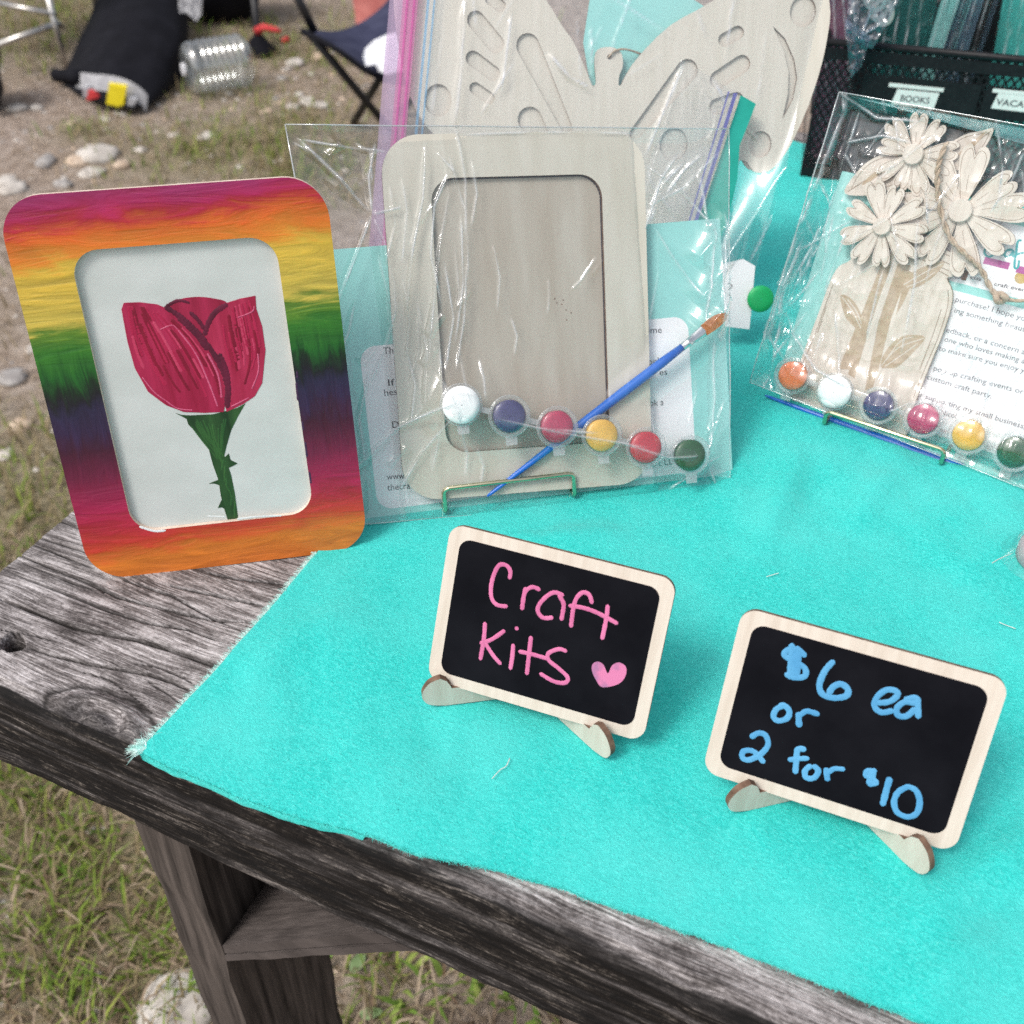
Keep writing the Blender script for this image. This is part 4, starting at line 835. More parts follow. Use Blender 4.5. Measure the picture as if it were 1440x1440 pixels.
MB().prism(resample([((x-11)*.97+11, (y-170)*.97+170) for x, y in outl], 6), (), -4.6, -2.25, 0, 1).build('back_layer', [PLY, BURNL], bt)
TW_M = pm('jute', (.36, .27, .19), (.50, .40, .30), scale=300, rough=.9, bump=.4, bscale=600)
bc = empty('teal_card', M=B.M, label='plain teal card tucked behind the butterfly wings', cat='card')
MB().prism(B.pxs([(838, -60), (930, -30), (1045, 45), (1000, 130), (830, 120), (820, 60)], -7), (), -7, -6.6, 0, 0).build('card_sheet', TEALC, bc)
P = [(*B.px(u, v, -1), z) for u, v, z in ((857, 80, -3), (856, 80, 1), (865, 72, 1.2), (880, 70, .5), (902, 74, -5.6))]
MB().tube(spline(P, False, 5), .7, 6, k=.001).build('jute_loop', TW_M, M=B.M, smooth=True, label='short jute loop threaded through the butterfly head', cat='string')
bb = empty('zip_bag', M=B.M, label='big zip bag with pink and blue seal around the wooden butterfly', cat='plastic bag')
bq = [(-124, 275), (166, 275), (112, 4), (-156, 2)]
rr = random.Random(31)
BCR = [([(1128, 150), (1100, 225), (1060, 310), (1012, 385)], 13, 9), ([(1150, 120), (1115, 230), (1075, 320), (1040, 390)], 4, 6), ([(1000, 110), (1020, 150), (1070, 205)], 2.6, 1.6), ([(960, 90), (935, 150), (905, 225)], 2.2, 1.6), ([(655, 0), (650, 90), (640, 180)], 3.5, 2.2), ([(720, 20), (712, 80), (705, 130)], 1.5, 2), ([(770, 75), (800, 110), (830, 125)], 2.5, 4), ([(1140, 60), (1130, 180), (1090, 320), (1065, 440)], 2, 4), ([(1160, 60), (1120, 260), (1085, 400)], 2, 3)]
BCR = [(B.pxs(p), a, wd) for p, a, wd in BCR if a < 10]
_c = B.px(1085, 255); BCR.append(([(_c[0]-85*math.cos(R(58)), _c[1]-85*math.sin(R(58))), _c, (_c[0]+72*math.cos(R(57)), _c[1]+72*math.sin(R(57)))], 15, 12, 1))
for i in range(26):
    x, y = rr.uniform(-120, 150), rr.uniform(5, 240); a = rr.gauss(1.3, .5); L = rr.uniform(15, 60); BCR.append(([(x, y), (x+L*math.cos(a), y+L*math.sin(a))], rr.uniform(.4, 1.4), rr.uniform(1, 2.4)))
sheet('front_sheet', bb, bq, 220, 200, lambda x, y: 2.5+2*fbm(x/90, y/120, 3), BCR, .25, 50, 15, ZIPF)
sheet('back_sheet', bb, bq, 30, 30, lambda x, y: -9.5-x*0, (), .5, 40, 18, ZIPF)
PINKZ = film_mat('pink_seal', tint=(.95, .45, .72), base=.08, rough=.2, haze=.62, hazecol=(.80, .33, .60)); PINKD = film_mat('magenta_seal', tint=(.9, .3, .6), base=.08, rough=.2, haze=.8, hazecol=(.76, .16, .50))
LILZ = film_mat('lilac_band', tint=(.85, .72, .88), base=.08, rough=.2, haze=.5, hazecol=(.68, .48, .70)); BLUEZ = film_mat('blue_seal', tint=(.6, .8, .97), base=.08, rough=.2, haze=.6, hazecol=(.25, .52, .80))
def band(x0, x1, z, mat, name, dx=-30):
    m = MB(); n = 24; V = []
    for i in range(n):
        t = i/(n-1); y = 270-t*264; sh = (-124+t*-32)+124
        for xx in (x0, x1): V.append(((xx+sh)*.001, y*.001, (z+.6*math.sin(i*.8))*.001))
    m.add(V, [(2*i, 2*i+1, 2*i+3, 2*i+2) for i in range(n-1)]); return m.build(name, mat, bb)
band(-126, -117, 6.0, LILZ, 'grip_band'); band(-117.2, -107.5, 6.3, PINKZ, 'pink_seal'); band(-115.0, -113.6, 6.9, PINKD, 'seal_ridge'); band(-110.4, -109, 6.9, PINKD, 'seal_ridge'); band(-101.5, -99.8, 6.3, BLUEZ, 'blue_seal'); band(-97.2, -96, 6.3, BLUEZ, 'blue_seal')
easel(Panel(B.o + B.n*-.004, 2, 25), -30, 60, 8, -4, 9, 'wire easel hidden behind the plain frame, holding the butterfly bag', -8.5)

S = Panel(B.world(0, 0, 16), 2, 25)
sb = empty('small_zip_bag', M=S.M, label='small clear zip bag with purple seal in front of the butterfly', cat='plastic bag')
sq = S.pxs([(958, 84), (1036, 130), (972, 335), (880, 335)])
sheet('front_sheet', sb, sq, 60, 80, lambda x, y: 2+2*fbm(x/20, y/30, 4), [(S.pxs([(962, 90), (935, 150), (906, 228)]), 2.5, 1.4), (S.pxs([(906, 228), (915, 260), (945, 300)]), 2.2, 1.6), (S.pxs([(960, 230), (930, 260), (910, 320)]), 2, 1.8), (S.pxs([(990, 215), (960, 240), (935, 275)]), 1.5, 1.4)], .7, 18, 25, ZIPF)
PURZ = film_mat('purple_seal', tint=(.55, .55, .9), base=.08, rough=.2, haze=.55, hazecol=(.28, .28, .68))
a, b_ = S.pxs([(1034, 131), (976, 318)], 2.6); MB().prism([(a[0]-1.2, a[1]), (a[0]+1.4, a[1]), (b_[0]+1.4, b_[1]), (b_[0]-1.2, b_[1])], (), 2.6, 2.9, 0, 0).build('purple_seal', PURZ, sb)
MB().prism([(a[0]-5, a[1]+1), (a[0]-3.8, a[1]+1), (b_[0]-3.8, b_[1]), (b_[0]-5, b_[1])], (), 2.6, 2.8, 0, 0).build('seal_ridge', PURZ, sb)
GREENF = pm('green_foam', (.006, .30, .235), (.015, .36, .29), scale=40, rough=.7, bump=.15, bscale=200)
MB().prism(resample(S.pxs([(1042, 134), (1063, 146), (1052, 175), (1040, 205), (1037, 250), (1026, 300), (1012, 338), (968, 338), (990, 290), (1012, 225)], -2), 3), (), -3.5, -1.8, 0, 0).build('green_strip', GREENF, M=S.M, label='dark teal green felt strip beside the purple seal of the small zip bag', cat='felt strip')
W_ = Panel(B.world(0, 0, 12), 2, 25)
t = empty('paper_tag', M=W_.M, label='white paper tag with cut corner at the bottom of the butterfly bag', cat='paper')
MB().prism(W_.pxs([(1012, 372), (1045, 364), (1062, 374), (1054, 463), (1010, 458)]), (), -.3, 0, 0, 0).build('paper_sheet', WHITEC, t)
m = MB(); m.stroke(W_.pxs([(1023, 398), (1030, 402), (1024, 408)]), .5, .02, .03); m.build('pen_mark', INK, t)
GP = W_.px(1068, 420); t = empty('green_paint_pot', M=W_.M, label='single paint pot with bright green lid beside the white paper tag', cat='paint pot')
MB().lathe([(6, -9), (6.5, -8.8), (8.2, 2), (8.6, 2.4)], 26, (*GP, 0), cap=False).build('pot', POTP, t, smooth=True)
MB().lathe([(9.2, 2), (9.2, 3.6), (8.4, 4.3), (5, 4.6), (.3, 4.6)], 26, (*GP, 0), cap=False).build('lid', pm('green_lid', (.012, .36, .11), (.016, .44, .14), scale=60, rough=.35), t, smooth=True)

# ================================================================== FLOWER JAR KIT
FL = Panel((.2335, .543, T+.0105), -33, 20)
c4p = crop(1000, 300, 3.2727); c5p = crop(1100, 140, 4.235)
ZJ = -16
orn = empty('flower_jar_ornament', M=FL.M, label='plywood jar of daisies ornament inside the flower kit bag', cat='wooden cutout')
jar = [(640, 215), (590, 242), (548, 310), (505, 430), (450, 575), (405, 700), (372, 830), (385, 880), (430, 905), (600, 955), (800, 1015), (880, 1030), (915, 985), (935, 885), (1010, 690), (1060, 570), (1102, 440), (1110, 360), (1085, 300), (1112, 290), (1115, 262), (1148, 215), (1120, 190), (1000, 130), (850, 80), (700, 120)]
MB().prism(spline(FL.pxs(c4p(jar), ZJ), True, 3), (), ZJ-3, ZJ, 0, 1).build('jar', [PLYF, BURNL], orn)
m = MB()
for pts in ([(560, 330), (520, 440), (470, 580), (420, 690)], [(1090, 350), (1088, 430), (1045, 570), (990, 700), (930, 850)], [(905, 120), (1000, 160), (1120, 205)], [(890, 150), (1000, 190), (1110, 240)], [(885, 185), (1000, 225), (1095, 265)], [(1000, 240), (1095, 290)], [(530, 430), (490, 550)], [(1060, 440), (1020, 560), (960, 720)], [(1010, 180), (1040, 150), (1060, 175), (1080, 150)]):
    m.stroke(FL.pxs(c4p(pts), ZJ), .4, ZJ+.01, .05)
m.build('engraving', ENGR, orn)
for pts in ([(780, 240), (830, 240), (740, 480), (640, 720), (585, 715), (690, 470)], [(860, 230), (920, 240), (830, 480), (770, 720), (745, 800), (705, 830), (770, 500)], [(740, 340), (790, 330), (720, 560), (660, 760), (630, 740)], [(900, 260), (945, 280), (880, 420), (850, 470)]):
    MB().prism(FL.pxs(c4p(pts), ZJ), (), ZJ-.02, ZJ+.04+.02*random.Random(pts[0][0]).random(), 0, 0).build('engraved_stem', ENGB, orn)
for pts in ([(595, 378), (640, 390), (680, 440), (698, 500), (690, 535), (655, 520), (615, 470)], [(780, 705), (800, 640), (860, 575), (920, 560), (985, 572), (930, 640), (860, 705), (820, 712)], [(880, 330), (930, 270), (1010, 235), (1075, 225), (1030, 285), (960, 335), (905, 345)]):
    MB().prism(spline(FL.pxs(c4p(pts), ZJ), True, 3), (), ZJ-.02, ZJ+.09, 0, 0).build('engraved_leaf', ENGB, orn)
m = MB()
for pts in ([(600, 382), (650, 450), (690, 530)], [(625, 392), (668, 450), (692, 510)], [(785, 700), (860, 620), (980, 575)], [(800, 705), (880, 650), (950, 600)], [(815, 660), (870, 590), (930, 568)], [(885, 330), (960, 285), (1070, 228)], [(900, 340), (970, 310), (1030, 270)]): m.stroke(FL.pxs(c4p(pts), ZJ), .6, ZJ+.1, .04)
m.build('leaf_vein', PLYF, orn)
def petal(L, W, n=1):
    return spline([(0, -.3), (L*.25, -W*.20), (L*.6, -W*.43), (L*.84, -W*.5), (L*.96, -W*.40), (L*1.0, -W*.22), (L*.95, -W*.07), (L*.86, 0), (L*.93, W*.08), (L*1.02, W*.20), (L*.99, W*.38), (L*.86, W*.5), (L*.6, W*.43), (L*.25, W*.20), (0, .3)], True, 3)
def flower(u, v, L, W, n, a0, z, cr_, name_seed):
    cx, cy = FL.px(u, v, z); cen = MB().lathe([(cr_, 0), (cr_, 2.6), (cr_-.5, 3.0), (.2, 3.0)], 24, (cx, cy, z), mi=0).build('flower', [PLYF, BURNL], orn)
    rr = random.Random(name_seed); base = petal(L, W); eng = MB()
    for i in range(n):
        a = a0+2*math.pi*i/n+rr.uniform(-.09, .09); k = rr.uniform(.88, 1.06); ca, sa = math.cos(a), math.sin(a)
        tr = lambda p, q=1: (cx+(p[0]*ca-p[1]*sa)*k*q, cy+(p[0]*sa+p[1]*ca)*k*q)
        zz = z-2.4+.14*(i % 2)
        MB().prism([tr(p) for p in base], (), zz, zz+2.2, 0, 1).build('petal', [PLYF, BURN], cen)
        inn = [(p[0]*.91+L*.02, p[1]*.82) for p in base]; eng.stroke([tr(p) for p in inn[4:-4]], .32, zz+2.21, .05, smooth=False)
        eng.stroke([tr((L*.3, 0)), tr((L*.55, W*.05))], .25, zz+2.21, .05, smooth=False)
    eng.build('engraving', ENGR, cen); return cen
flower(1285, 217, 24, 10.8, 9, .36, ZJ+3.2, 6.0, 1); flower(1351, 296, 36, 16, 9, .2, ZJ+3.0, 6.8, 2); flower(1241, 318, 26.5, 11.5, 9, .08, ZJ+6.4, 5.3, 3)
for pts, vein in (([(1188, 272), (1200, 248), (1222, 226), (1250, 215), (1280, 214), (1285, 240), (1262, 262), (1225, 274)], [(1192, 270), (1230, 246), (1270, 225)]), ([(1320, 235), (1332, 207), (1355, 190), (1380, 184), (1397, 181), (1388, 203), (1368, 226), (1345, 240)], [(1330, 228), (1362, 208), (1394, 184)])):
    lf = MB().prism(spline(FL.pxs(pts, ZJ+.4), True, 4), (), ZJ-2, ZJ+.4, 0, 1).build('leaf', [PLYF, BURN], orn)
    m = MB(); m.stroke(FL.pxs(vein, ZJ), .45, ZJ+.41, .05)
    cxm = sum(p[0] for p in pts)/len(pts); cym = sum(p[1] for p in pts)/len(pts)
    m.stroke(FL.pxs([(cxm+(p[0]-cxm)*.82, cym+(p[1]-cym)*.8) for p in pts], ZJ), .35, ZJ+.41, .05); m.build('engraving', ENGR, lf, kind='stuff')
    MB().prism(spline(FL.pxs([(vein[0][0]*.75+vein[2][0]*.25, vein[0][1]*.75+vein[2][1]*.25+2), (vein[1][0], vein[1][1]-4), (vein[2][0]*.9+vein[0][0]*.1, vein[2][1]), (vein[1][0]+3, vein[1][1]+3)], ZJ), True, 3), (), ZJ+.3, ZJ+.46, 0, 0).build('engraved_fill', ENGB, lf)
# twine
tw = [(1331, 201, -10), (1321, 227, -8), (1318, 253, -7), (1322, 293, -7), (1336, 334, -7), (1360, 360, -9), (1379, 378, -12), (1393, 405, -14), (1407, 419, -14), (1440, 423, -15), (1475, 415, -15), (1490, 370, -15)]
P = spline([(*FL.px(u, v, z), z) for u, v, z in tw], False, 8)
t = empty('jute_twine', M=FL.M, label='brown jute twine with a knot looped through the flower ornament', cat='string')
for ph in (0, math.pi):
    Q = []
    for i, p in enumerate(P): a = i*.75+ph; Q.append((p[0]+.8*math.cos(a), p[1]+.45*math.cos(a), p[2]+.8*math.sin(a)))
    MB().tube(Q, .95, 7, k=.001).build('strand', TW_M, t, smooth=True)
kn = FL.px(1407, 419, -13); MB().tube([(kn[0]+2.6*math.cos(a)*(1+.3*math.sin(3*a)), kn[1]+2.2*math.sin(a), -12.5+1.5*math.sin(2*a)) for a in np.linspace(0, 6.6, 26)], 1.9, 8, k=.001).build('knot', TW_M, t, smooth=True)
m = MB(); rr = random.Random(8)
for i in range(160):
    p = rr.choice(P); a = rr.uniform(0, 6.28); L = rr.uniform(.8, 2.4); m.tube([p, (p[0]+L*math.cos(a), p[1]+L*math.sin(a), p[2]+rr.uniform(-.6, 1))], [.07, .03], 3, k=.001, cap=False)
m.build('loose_fibres', TW_M, t, kind='stuff')
# printed card
fc = empty('flower_kit_card', M=FL.M, label='teal and white printed card with logo and text behind the wooden jar', cat='card')
MB().prism(rrect(-80, 98, -4, 141, 1), (), -21, -20.7, 0, 0).build('card_sheet', TEALC, fc)
ZC = -20.7
xl = FL.px(1300, 470, ZC)[0]-40; yt = FL.px(1345, 409, ZC)[1]; yb2 = FL.px(1345, 397, ZC)[1]; yt2 = FL.px(1428, 316, ZC)[1]
MB().prism(rrect(xl, 90, 2, yt, 5), (), ZC, ZC+.05, 0, 0).build('text_panel', WHITEC, fc)
MB().prism(rrect(xl, 90, yb2, yt2, 5), (), ZC, ZC+.05, 0, 0).build('logo_panel', WHITEC, fc)
GREYT = pm('grey_ink', (.10, .10, .12), rough=.6); TEALI = pm('teal_ink', (.06, .36, .38), rough=.6); PINKI = pm('mauve_ink', (.42, .10, .30), (.48, .14, .35), rough=.6); BRNI = pm('brown_ink', (.22, .12, .09), rough=.6); GOLDI = pm('gold_ink', (.50, .36, .14), rough=.6)
for body, p, q in (('purchase! I hope yo', (1120, 405), (1440, 495)), ('ing something beaut', (1115, 455), (1440, 545)), ('edback, or a concern a', (1078, 545), (1440, 650)), ('one who loves making a', (1070, 588), (1440, 692)), ('to make sure you enjoy y', (1045, 630), (1440, 735)),
                   ('pop-up crafting events or', (1020, 722), (1432, 832)), ('custom craft party.', (990, 762), (1287, 852)), ('r supporting my small business,', (958, 845), (1440, 992)), ('Nicole', (1052, 925), (1140, 948))):
    a, b_ = FL.pxs(c4p([p, q]), ZC+.1)
    textmesh(body, None if False else 4.6, a, math.atan2(b_[1]-a[1], b_[0]-a[0]), GREYT, fc, ZC+.1, width=math.dist(a, b_))
for body, p, q in (('cus', (1190, 300), (1240, 312)), ('craft events', (1300, 332), (1470, 366))):
    a, b_ = FL.pxs(c4p([p, q]), ZC+.1); textmesh(body, 3.2, a, math.atan2(b_[1]-a[1], b_[0]-a[0]), INK, fc, ZC+.1, width=math.dist(a, b_), fat=.01)
m = MB()
for pts in ([(1296, 145), (1270, 150), (1258, 180), (1275, 200), (1300, 192)], [(1300, 195), (1318, 162), (1328, 174), (1345, 166), (1340, 195)], [(1390, 168), (1362, 170), (1350, 192), (1370, 200), (1392, 172), (1388, 198), (1405, 190)], [(1430, 125), (1412, 130), (1404, 180), (1396, 245), (1412, 250), (1418, 215)], [(1398, 192), (1440, 180)], [(1456, 130), (1446, 190), (1460, 205), (1480, 190)]):
    m.stroke(FL.pxs(c4p(pts), ZC), 1.3, ZC+.08, .05)
m.build('script_logo', TEALI, fc)
for p, q in (((1262, 200), (1378, 228)), ((1412, 240), (1500, 262))):
    a, b_ = FL.pxs(c4p([p, q]), ZC); MB().prism([a, b_, (b_[0], b_[1]-4), (a[0], a[1]-4)], (), ZC+.05, ZC+.11, 0, 0).build('logo_bar', PINKI, fc)
a = FL.px(*c4p([(1168, 285)])[0], ZC); MB().prism([(a[0]-1.6, a[1]-3), (a[0]+1.6, a[1]-3), (a[0]+1.6, a[1]+3), (a[0]-1.6, a[1]+3)], (), ZC+.05, ZC+.1, 0, 0).build('logo_mark', BRNI, fc)
a = FL.px(*c4p([(1138, 280)])[0], ZC); m = MB(); m.stroke(ellipse(*a, 2.4, 2.4, n=14)+[(a[0]+2.4, a[1])], .5, ZC+.06, .04); m.build('logo_mark', GREYT, fc)
a = FL.px(*c4p([(1427, 296)])[0], ZC); MB().prism(ellipse(*a, 3.6, 3.6, n=18), (), ZC+.05, ZC+.1, 0, 0).build('logo_mark', GOLDI, fc)
fp = [FL.px(u, v, 1) for u, v in ((1113, 529), (1173, 551), (1234, 571), (1297, 590), (1361, 613), (1425, 637))]
pot_strip(FL, fp, ['orange', 'white', 'navy', 'magenta', 'yellow', 'green'], 'strip of six paint pots along the bottom of the flower kit', z=-13)
brush(FL, FL.px(1076, 556, -8), FL.px(1560, 735, -8), -8, 'blue handled brush lying below the flower kit paint pots', 3.2)
brush(FL, FL.px(1078, 562, -13), FL.px(1540, 722, -13), -14, 'second blue brush tucked behind the first under the wooden jar', 2.6)
easel(FL, -37, 38, 0, -9.5, 4.5, 'wire easel holding up the daisy jar kit', -24.5)
fb = empty('flower_kit_bag', M=FL.M, label='clear shiny cellophane bag around the daisy jar kit', cat='plastic bag')
fq = [(-90.5, 184), (97, 187), (95, -8), (-92, 1)]
def fz(x, y):
    ds, al = segdist(x, y, fp); return -12 + 16*np.exp(-(ds/16)**2) + 5*np.clip((85-np.abs(x))/25, 0, 1)*np.clip((y-20)/20, 0, 1) + 4*np.exp(-((x+20)**2+(y-120)**2)/2500.)
FCR = [(FL.pxs(p), a, wd) for p, a, wd in (([(1190, 140), (1160, 230), (1120, 340), (1080, 480)], 5, 3), ([(1205, 150), (1175, 260), (1140, 380)], 4, 3.5), ([(1150, 250), (1170, 300), (1150, 400)], 3, 3), ([(1130, 330), (1100, 420), (1085, 520)], 5, 4), ([(1150, 380), (1110, 430), (1075, 460)], 4, 3), ([(1185, 200), (1240, 190), (1280, 200)], 2, 2), ([(1310, 190), (1305, 260), (1308, 330)], 6, 4.5), ([(1180, 130), (1230, 165), (1290, 170)], 2, 2), ([(1400, 170), (1410, 240), (1400, 300)], 3, 2.5), ([(1440, 210), (1420, 260), (1390, 300)], 3, 2.5),
                                             ([(1240, 380), (1230, 420), (1215, 480)], 2, 1.3), ([(1290, 310), (1285, 400), (1265, 500)], 2, 1.4), ([(1320, 330), (1300, 400)], 1.6, 1.2), ([(1110, 470), (1150, 520), (1200, 545)], 2, 1.5), ([(1070, 560), (1090, 500), (1130, 440)], 3, 2), ([(1380, 440), (1370, 500), (1340, 560)], 1.3, 1.3), ([(1250, 300), (1262, 350), (1245, 400)], 1.6, 1.2))]
for u, v, L, am, wd in ((1150, 230, 14, 4, 4), (1130, 320, 16, 5, 5), (1150, 270, 12, 4, 4), (1105, 400, 16, 5, 5), (1120, 430, 14, 4, 4), (1090, 480, 14, 4, 5), (1215, 240, 12, 3, 3.5), (1310, 230, 10, 4, 4), (1308, 270, 10, 4, 4), (1310, 310, 10, 3, 4), (1400, 250, 14, 3, 3.5), (1425, 290, 14, 3, 3.5), (1255, 480, 8, 2, 2.4)):
    x, y = FL.px(u, v); FCR.append(([(x-L*.5, y-L*.08), (x+L*.5, y+L*.08)], am, wd, 1))
rr = random.Random(77)
for i in range(48):
    x = rr.uniform(-90, -55) if i % 2 else rr.uniform(-90, 90); y = rr.uniform(5, 180); a = rr.gauss(1.5, .4); L = rr.uniform(10, 45)
    FCR.append(([(x, y), (x+L*math.cos(a), y+L*math.sin(a))], rr.uniform(.5, 2.0), rr.uniform(.8, 1.8)))
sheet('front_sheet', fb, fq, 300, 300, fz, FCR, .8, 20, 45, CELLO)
sheet('back_sheet', fb, fq, 40, 40, lambda x, y: -22.5-x*0, (), .8, 25, 48, CELLOB)
for a, b_ in ((0, 1), (1, 2), (2, 3), (3, 0)): seam(fb, [(fq[a][0]+(fq[b_][0]-fq[a][0])*t/12, fq[a][1]+(fq[b_][1]-fq[a][1])*t/12, .8*math.sin(t*1.7)*(0 < t < 12)) for t in range(13)], .4 if a == 3 else .3)
TEALT = film_mat('teal_header_film', tint=(.35, .72, .74), base=.08, rough=.1, haze=.25, hazecol=(.15, .5, .52))
MB().prism([(-88, 183.4), (96.6, 186.4), (96.6, 174), (40, 175.5), (-20, 179), (-60, 182)], (), -19.4, -19.2, 0, 0).build('teal_header', TEALT, fb)

# ================================================================== WRAPPED DISC AT THE RIGHT
p = atz(1470, 790, T+.002); t = empty('wrapped_disc', loc=tuple(p), label='grey disc in crinkled clear wrap lying on the felt right of the price sign', cat='wrapped disc')
MB().lathe([(14.5, 0), (16, 1.5), (16, 9), (14.5, 10.5), (.3, 11)], 36, (0, 0, 0)).build('disc', pm('grey_disc', (.36, .34, .35), (.46, .44, .44), scale=80, rough=.6), t, smooth=True)
u, v = np.meshgrid(np.linspace(0, 2*np.pi, 61), np.linspace(0, 1, 22), indexing='ij'); r_ = 2+v*22; zz = np.where(r_ < 17, 12.0, 12-(r_-17)*1.55)+1.2*(fbm(u*4, v*5, 3)-.5); zz = np.maximum(zz, .3)
r_ = r_+3*(fbm(np.cos(u)*3+5, np.sin(u)*3+5, 9)-.5)*np.clip(v-.7, 0, 1)*3
gridmesh('wrap', np.stack([r_*np.cos(u), r_*np.sin(u), zz], -1)*.001, CELLO, t)

# ================================================================== MESH BASKET
BK = Panel((.268, .97, T+.002), -16, 0)
bk = empty('mesh_basket', M=BK.M, label='black wire mesh basket with white word labels on its front', cat='basket')
LX, DZ, HY = 350, 230, 120
m = MB(); th = .8
def lattice(m, o, ex, ey, W, H, px_=7.0, py_=5.0):
    o, ex, ey = map(np.array, (o, ex, ey)); nrm = np.cross(ex, ey)
    def bar(a, b_):
        d = np.array(b_)-np.array(a); L = np.linalg.norm(d); d = d/L; s_ = np.array([-d[1], d[0]])*th
        c = [np.array(a)-s_, np.array(b_)-s_, np.array(b_)+s_, np.array(a)+s_]; W3 = [(o+ex*p[0]+ey*p[1])*.001 for p in c]
        m.add(W3+[q+nrm*.0006 for q in W3], [(3, 2, 1, 0), (4, 5, 6, 7), (0, 1, 5, 4), (2, 3, 7, 6)])
    for i in range(int(W/px_)+1):
        for j in range(int(H/py_)):
            x, y = i*px_+(px_/2 if j % 2 else 0), j*py_
            if x+px_/2 <= W: bar((x, y), (x+px_/2, y+py_))
            if x-px_/2 >= 0: bar((x, y), (x-px_/2, y+py_))
lattice(m, (0, 0, 0), (1, 0, 0), (0, 1, 0), LX, HY); m.build('front_mesh', BLACKM, bk, kind='stuff')
m = MB(); lattice(m, (0, 0, -DZ), (0, 0, 1), (0, 1, 0), DZ, HY, 10, 7); m.build('side_mesh', BLACKM, bk, kind='stuff')
m = MB(); lattice(m, (0, 0, -DZ), (1, 0, 0), (0, 1, 0), LX, HY, 10, 7); m.build('back_mesh', BLACKM, bk, kind='stuff')
MB().box(0, LX, 1, 2.2, -DZ, 0, k=.001).build('bottom', BLACKM, bk)
for y in (HY, ):
    MB().tube([(0, y, 0), (LX, y, 0)], 3.2, 10, k=.001).build('front_rim', BLACKM, bk, smooth=True)
    MB().tube([(0, y, 0), (0, y, -DZ)], 3.2, 10, k=.001).build('side_rim', BLACKM, bk, smooth=True); MB().tube([(0, y, -DZ), (LX, y, -DZ)], 3.2, 10, k=.001).build('back_rim', BLACKM, bk, smooth=True)
MB().box(0, LX, HY-14, HY-4, .8, 1.8, k=.001).build('front_band', BLACKM, bk); MB().box(0, LX, 1.5, 9, .8, 1.8, k=.001).build('base_band', BLACKM, bk)
MB().box(38, 136, 70, 97, .9, 1.6, k=.001).build('label_plate', BLACKM, bk); MB().box(140, 260, 70, 97, .9, 1.6, k=.001).build('label_plate', BLACKM, bk)
LABW = pm('label_paper', (.70, .72, .69), (.76, .78, .75), scale=50, rough=.4)
for body, c1, c2, s1, s2, t1, t2 in (('BOOKS', (1255, 137), (1316, 141), (1250, 119), (1328, 123), (1266, 137), (1308, 137)), ('VACATION', (1396, 143), (1520, 151), (1396, 127), (1530, 133), (1400, 147), (1476, 151))):
    a = BK.px(*c1, 2); b_ = BK.px(*c2, 2); m = MB().prism([(a[0], a[1]-5.5), (b_[0], a[1]-6.5), (b_[0]+1.5, a[1]+7.5), (a[0]+2.5, a[1]+7.5)], (), 1.8, 2.2, 0, 0); lb = m.build('label', LABW, bk)
    g = BK.px(*t1, 2.3); h_ = BK.px(*t2, 2.3); textmesh(body, 7.5, (g[0], a[1]-2.2), 0, INK, lb, 2.3, width=h_[0]-g[0], fat=.015)
    g = BK.px(*s1, 2); h_ = BK.px(*s2, 2); MB().prism([(g[0], g[1]-1.6), (h_[0], g[1]-1.6), (h_[0], g[1]+1.6), (g[0], g[1]+1.6)], (), 1.8, 2.3, 0, 0).build('label_slot', LABW, bk)
# packets standing in the basket
def packet(name, zc, pts, matc, label, film=True):
    t = empty(name, M=BK.M, label=label, cat='packet', group=None)
    q = BK.pxs(pts, zc); base = [(q[0][0], q[0][1]), (q[1][0], q[1][1]), (q[2][0], 8), (q[3][0], 8)]
    MB().prism(base, (), zc-1.2, zc, 0, 0).build('card', matc, t)
    if film:
        ex = [(base[0][0]-6, base[0][1]+8), (base[1][0]+6, base[1][1]+8), (base[2][0]+6, 5), (base[3][0]-6, 5)]
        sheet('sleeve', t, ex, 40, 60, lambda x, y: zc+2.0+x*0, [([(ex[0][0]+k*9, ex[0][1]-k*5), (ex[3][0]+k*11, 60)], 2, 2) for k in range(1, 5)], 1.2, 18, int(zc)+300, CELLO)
DKT = pm('dark_teal_card', (.008, .07, .068), (.014, .10, .095), scale=20, rough=.5); MIDT = pm('mid_teal_card', (.05, .36, .32), (.07, .40, .36), scale=20, rough=.5); SLB = pm('slate_card', (.06, .10, .15), (.09, .14, .19), scale=20, rough=.5); BLK = pm('black_card', (.008, .008, .01), rough=.5); PURP = pm('purple_card', (.13, .05, .09), (.2, .09, .14), scale=30, rough=.5)
packet('kit_packet', -30, [(1150, -60), (1200, -50), (1210, 120), (1160, 120)], PURP, 'dull purple packet standing at the basket end behind the butterfly bag')
packet('kit_packet', -60, [(1255, -70), (1330, -60), (1300, 120), (1225, 120)], DKT, 'dark teal packet in clear sleeve behind the hanging bag in the basket')
packet('kit_packet', -34, [(1345, -70), (1372, -66), (1310, 80), (1292, 78)], TEALC, 'narrow pale teal packet slanting in the basket')
packet('kit_packet', -46, [(1370, -70), (1405, -66), (1350, 85), (1318, 82)], SLB, 'slate blue packet slanting beside the pale teal packet')
packet('kit_packet', -80, [(1360, -70), (1430, -60), (1410, 100), (1340, 100)], BLK, 'black packet in the basket between slate and teal ones', False)
packet('kit_packet', -40, [(1425, -80), (1520, -70), (1510, 90), (1415, 85)], MIDT, 'wide teal packet at the end of the basket above the VACATION label')
packet('kit_packet', -150, [(1160, -40), (1560, -20), (1560, 60), (1160, 50)], BLK, 'long black packet filling the back of the basket', False)
hb = empty('hanging_bag', M=BK.M, label='crumpled clear bag with small wooden shapes hanging over the basket rim', cat='plastic bag')
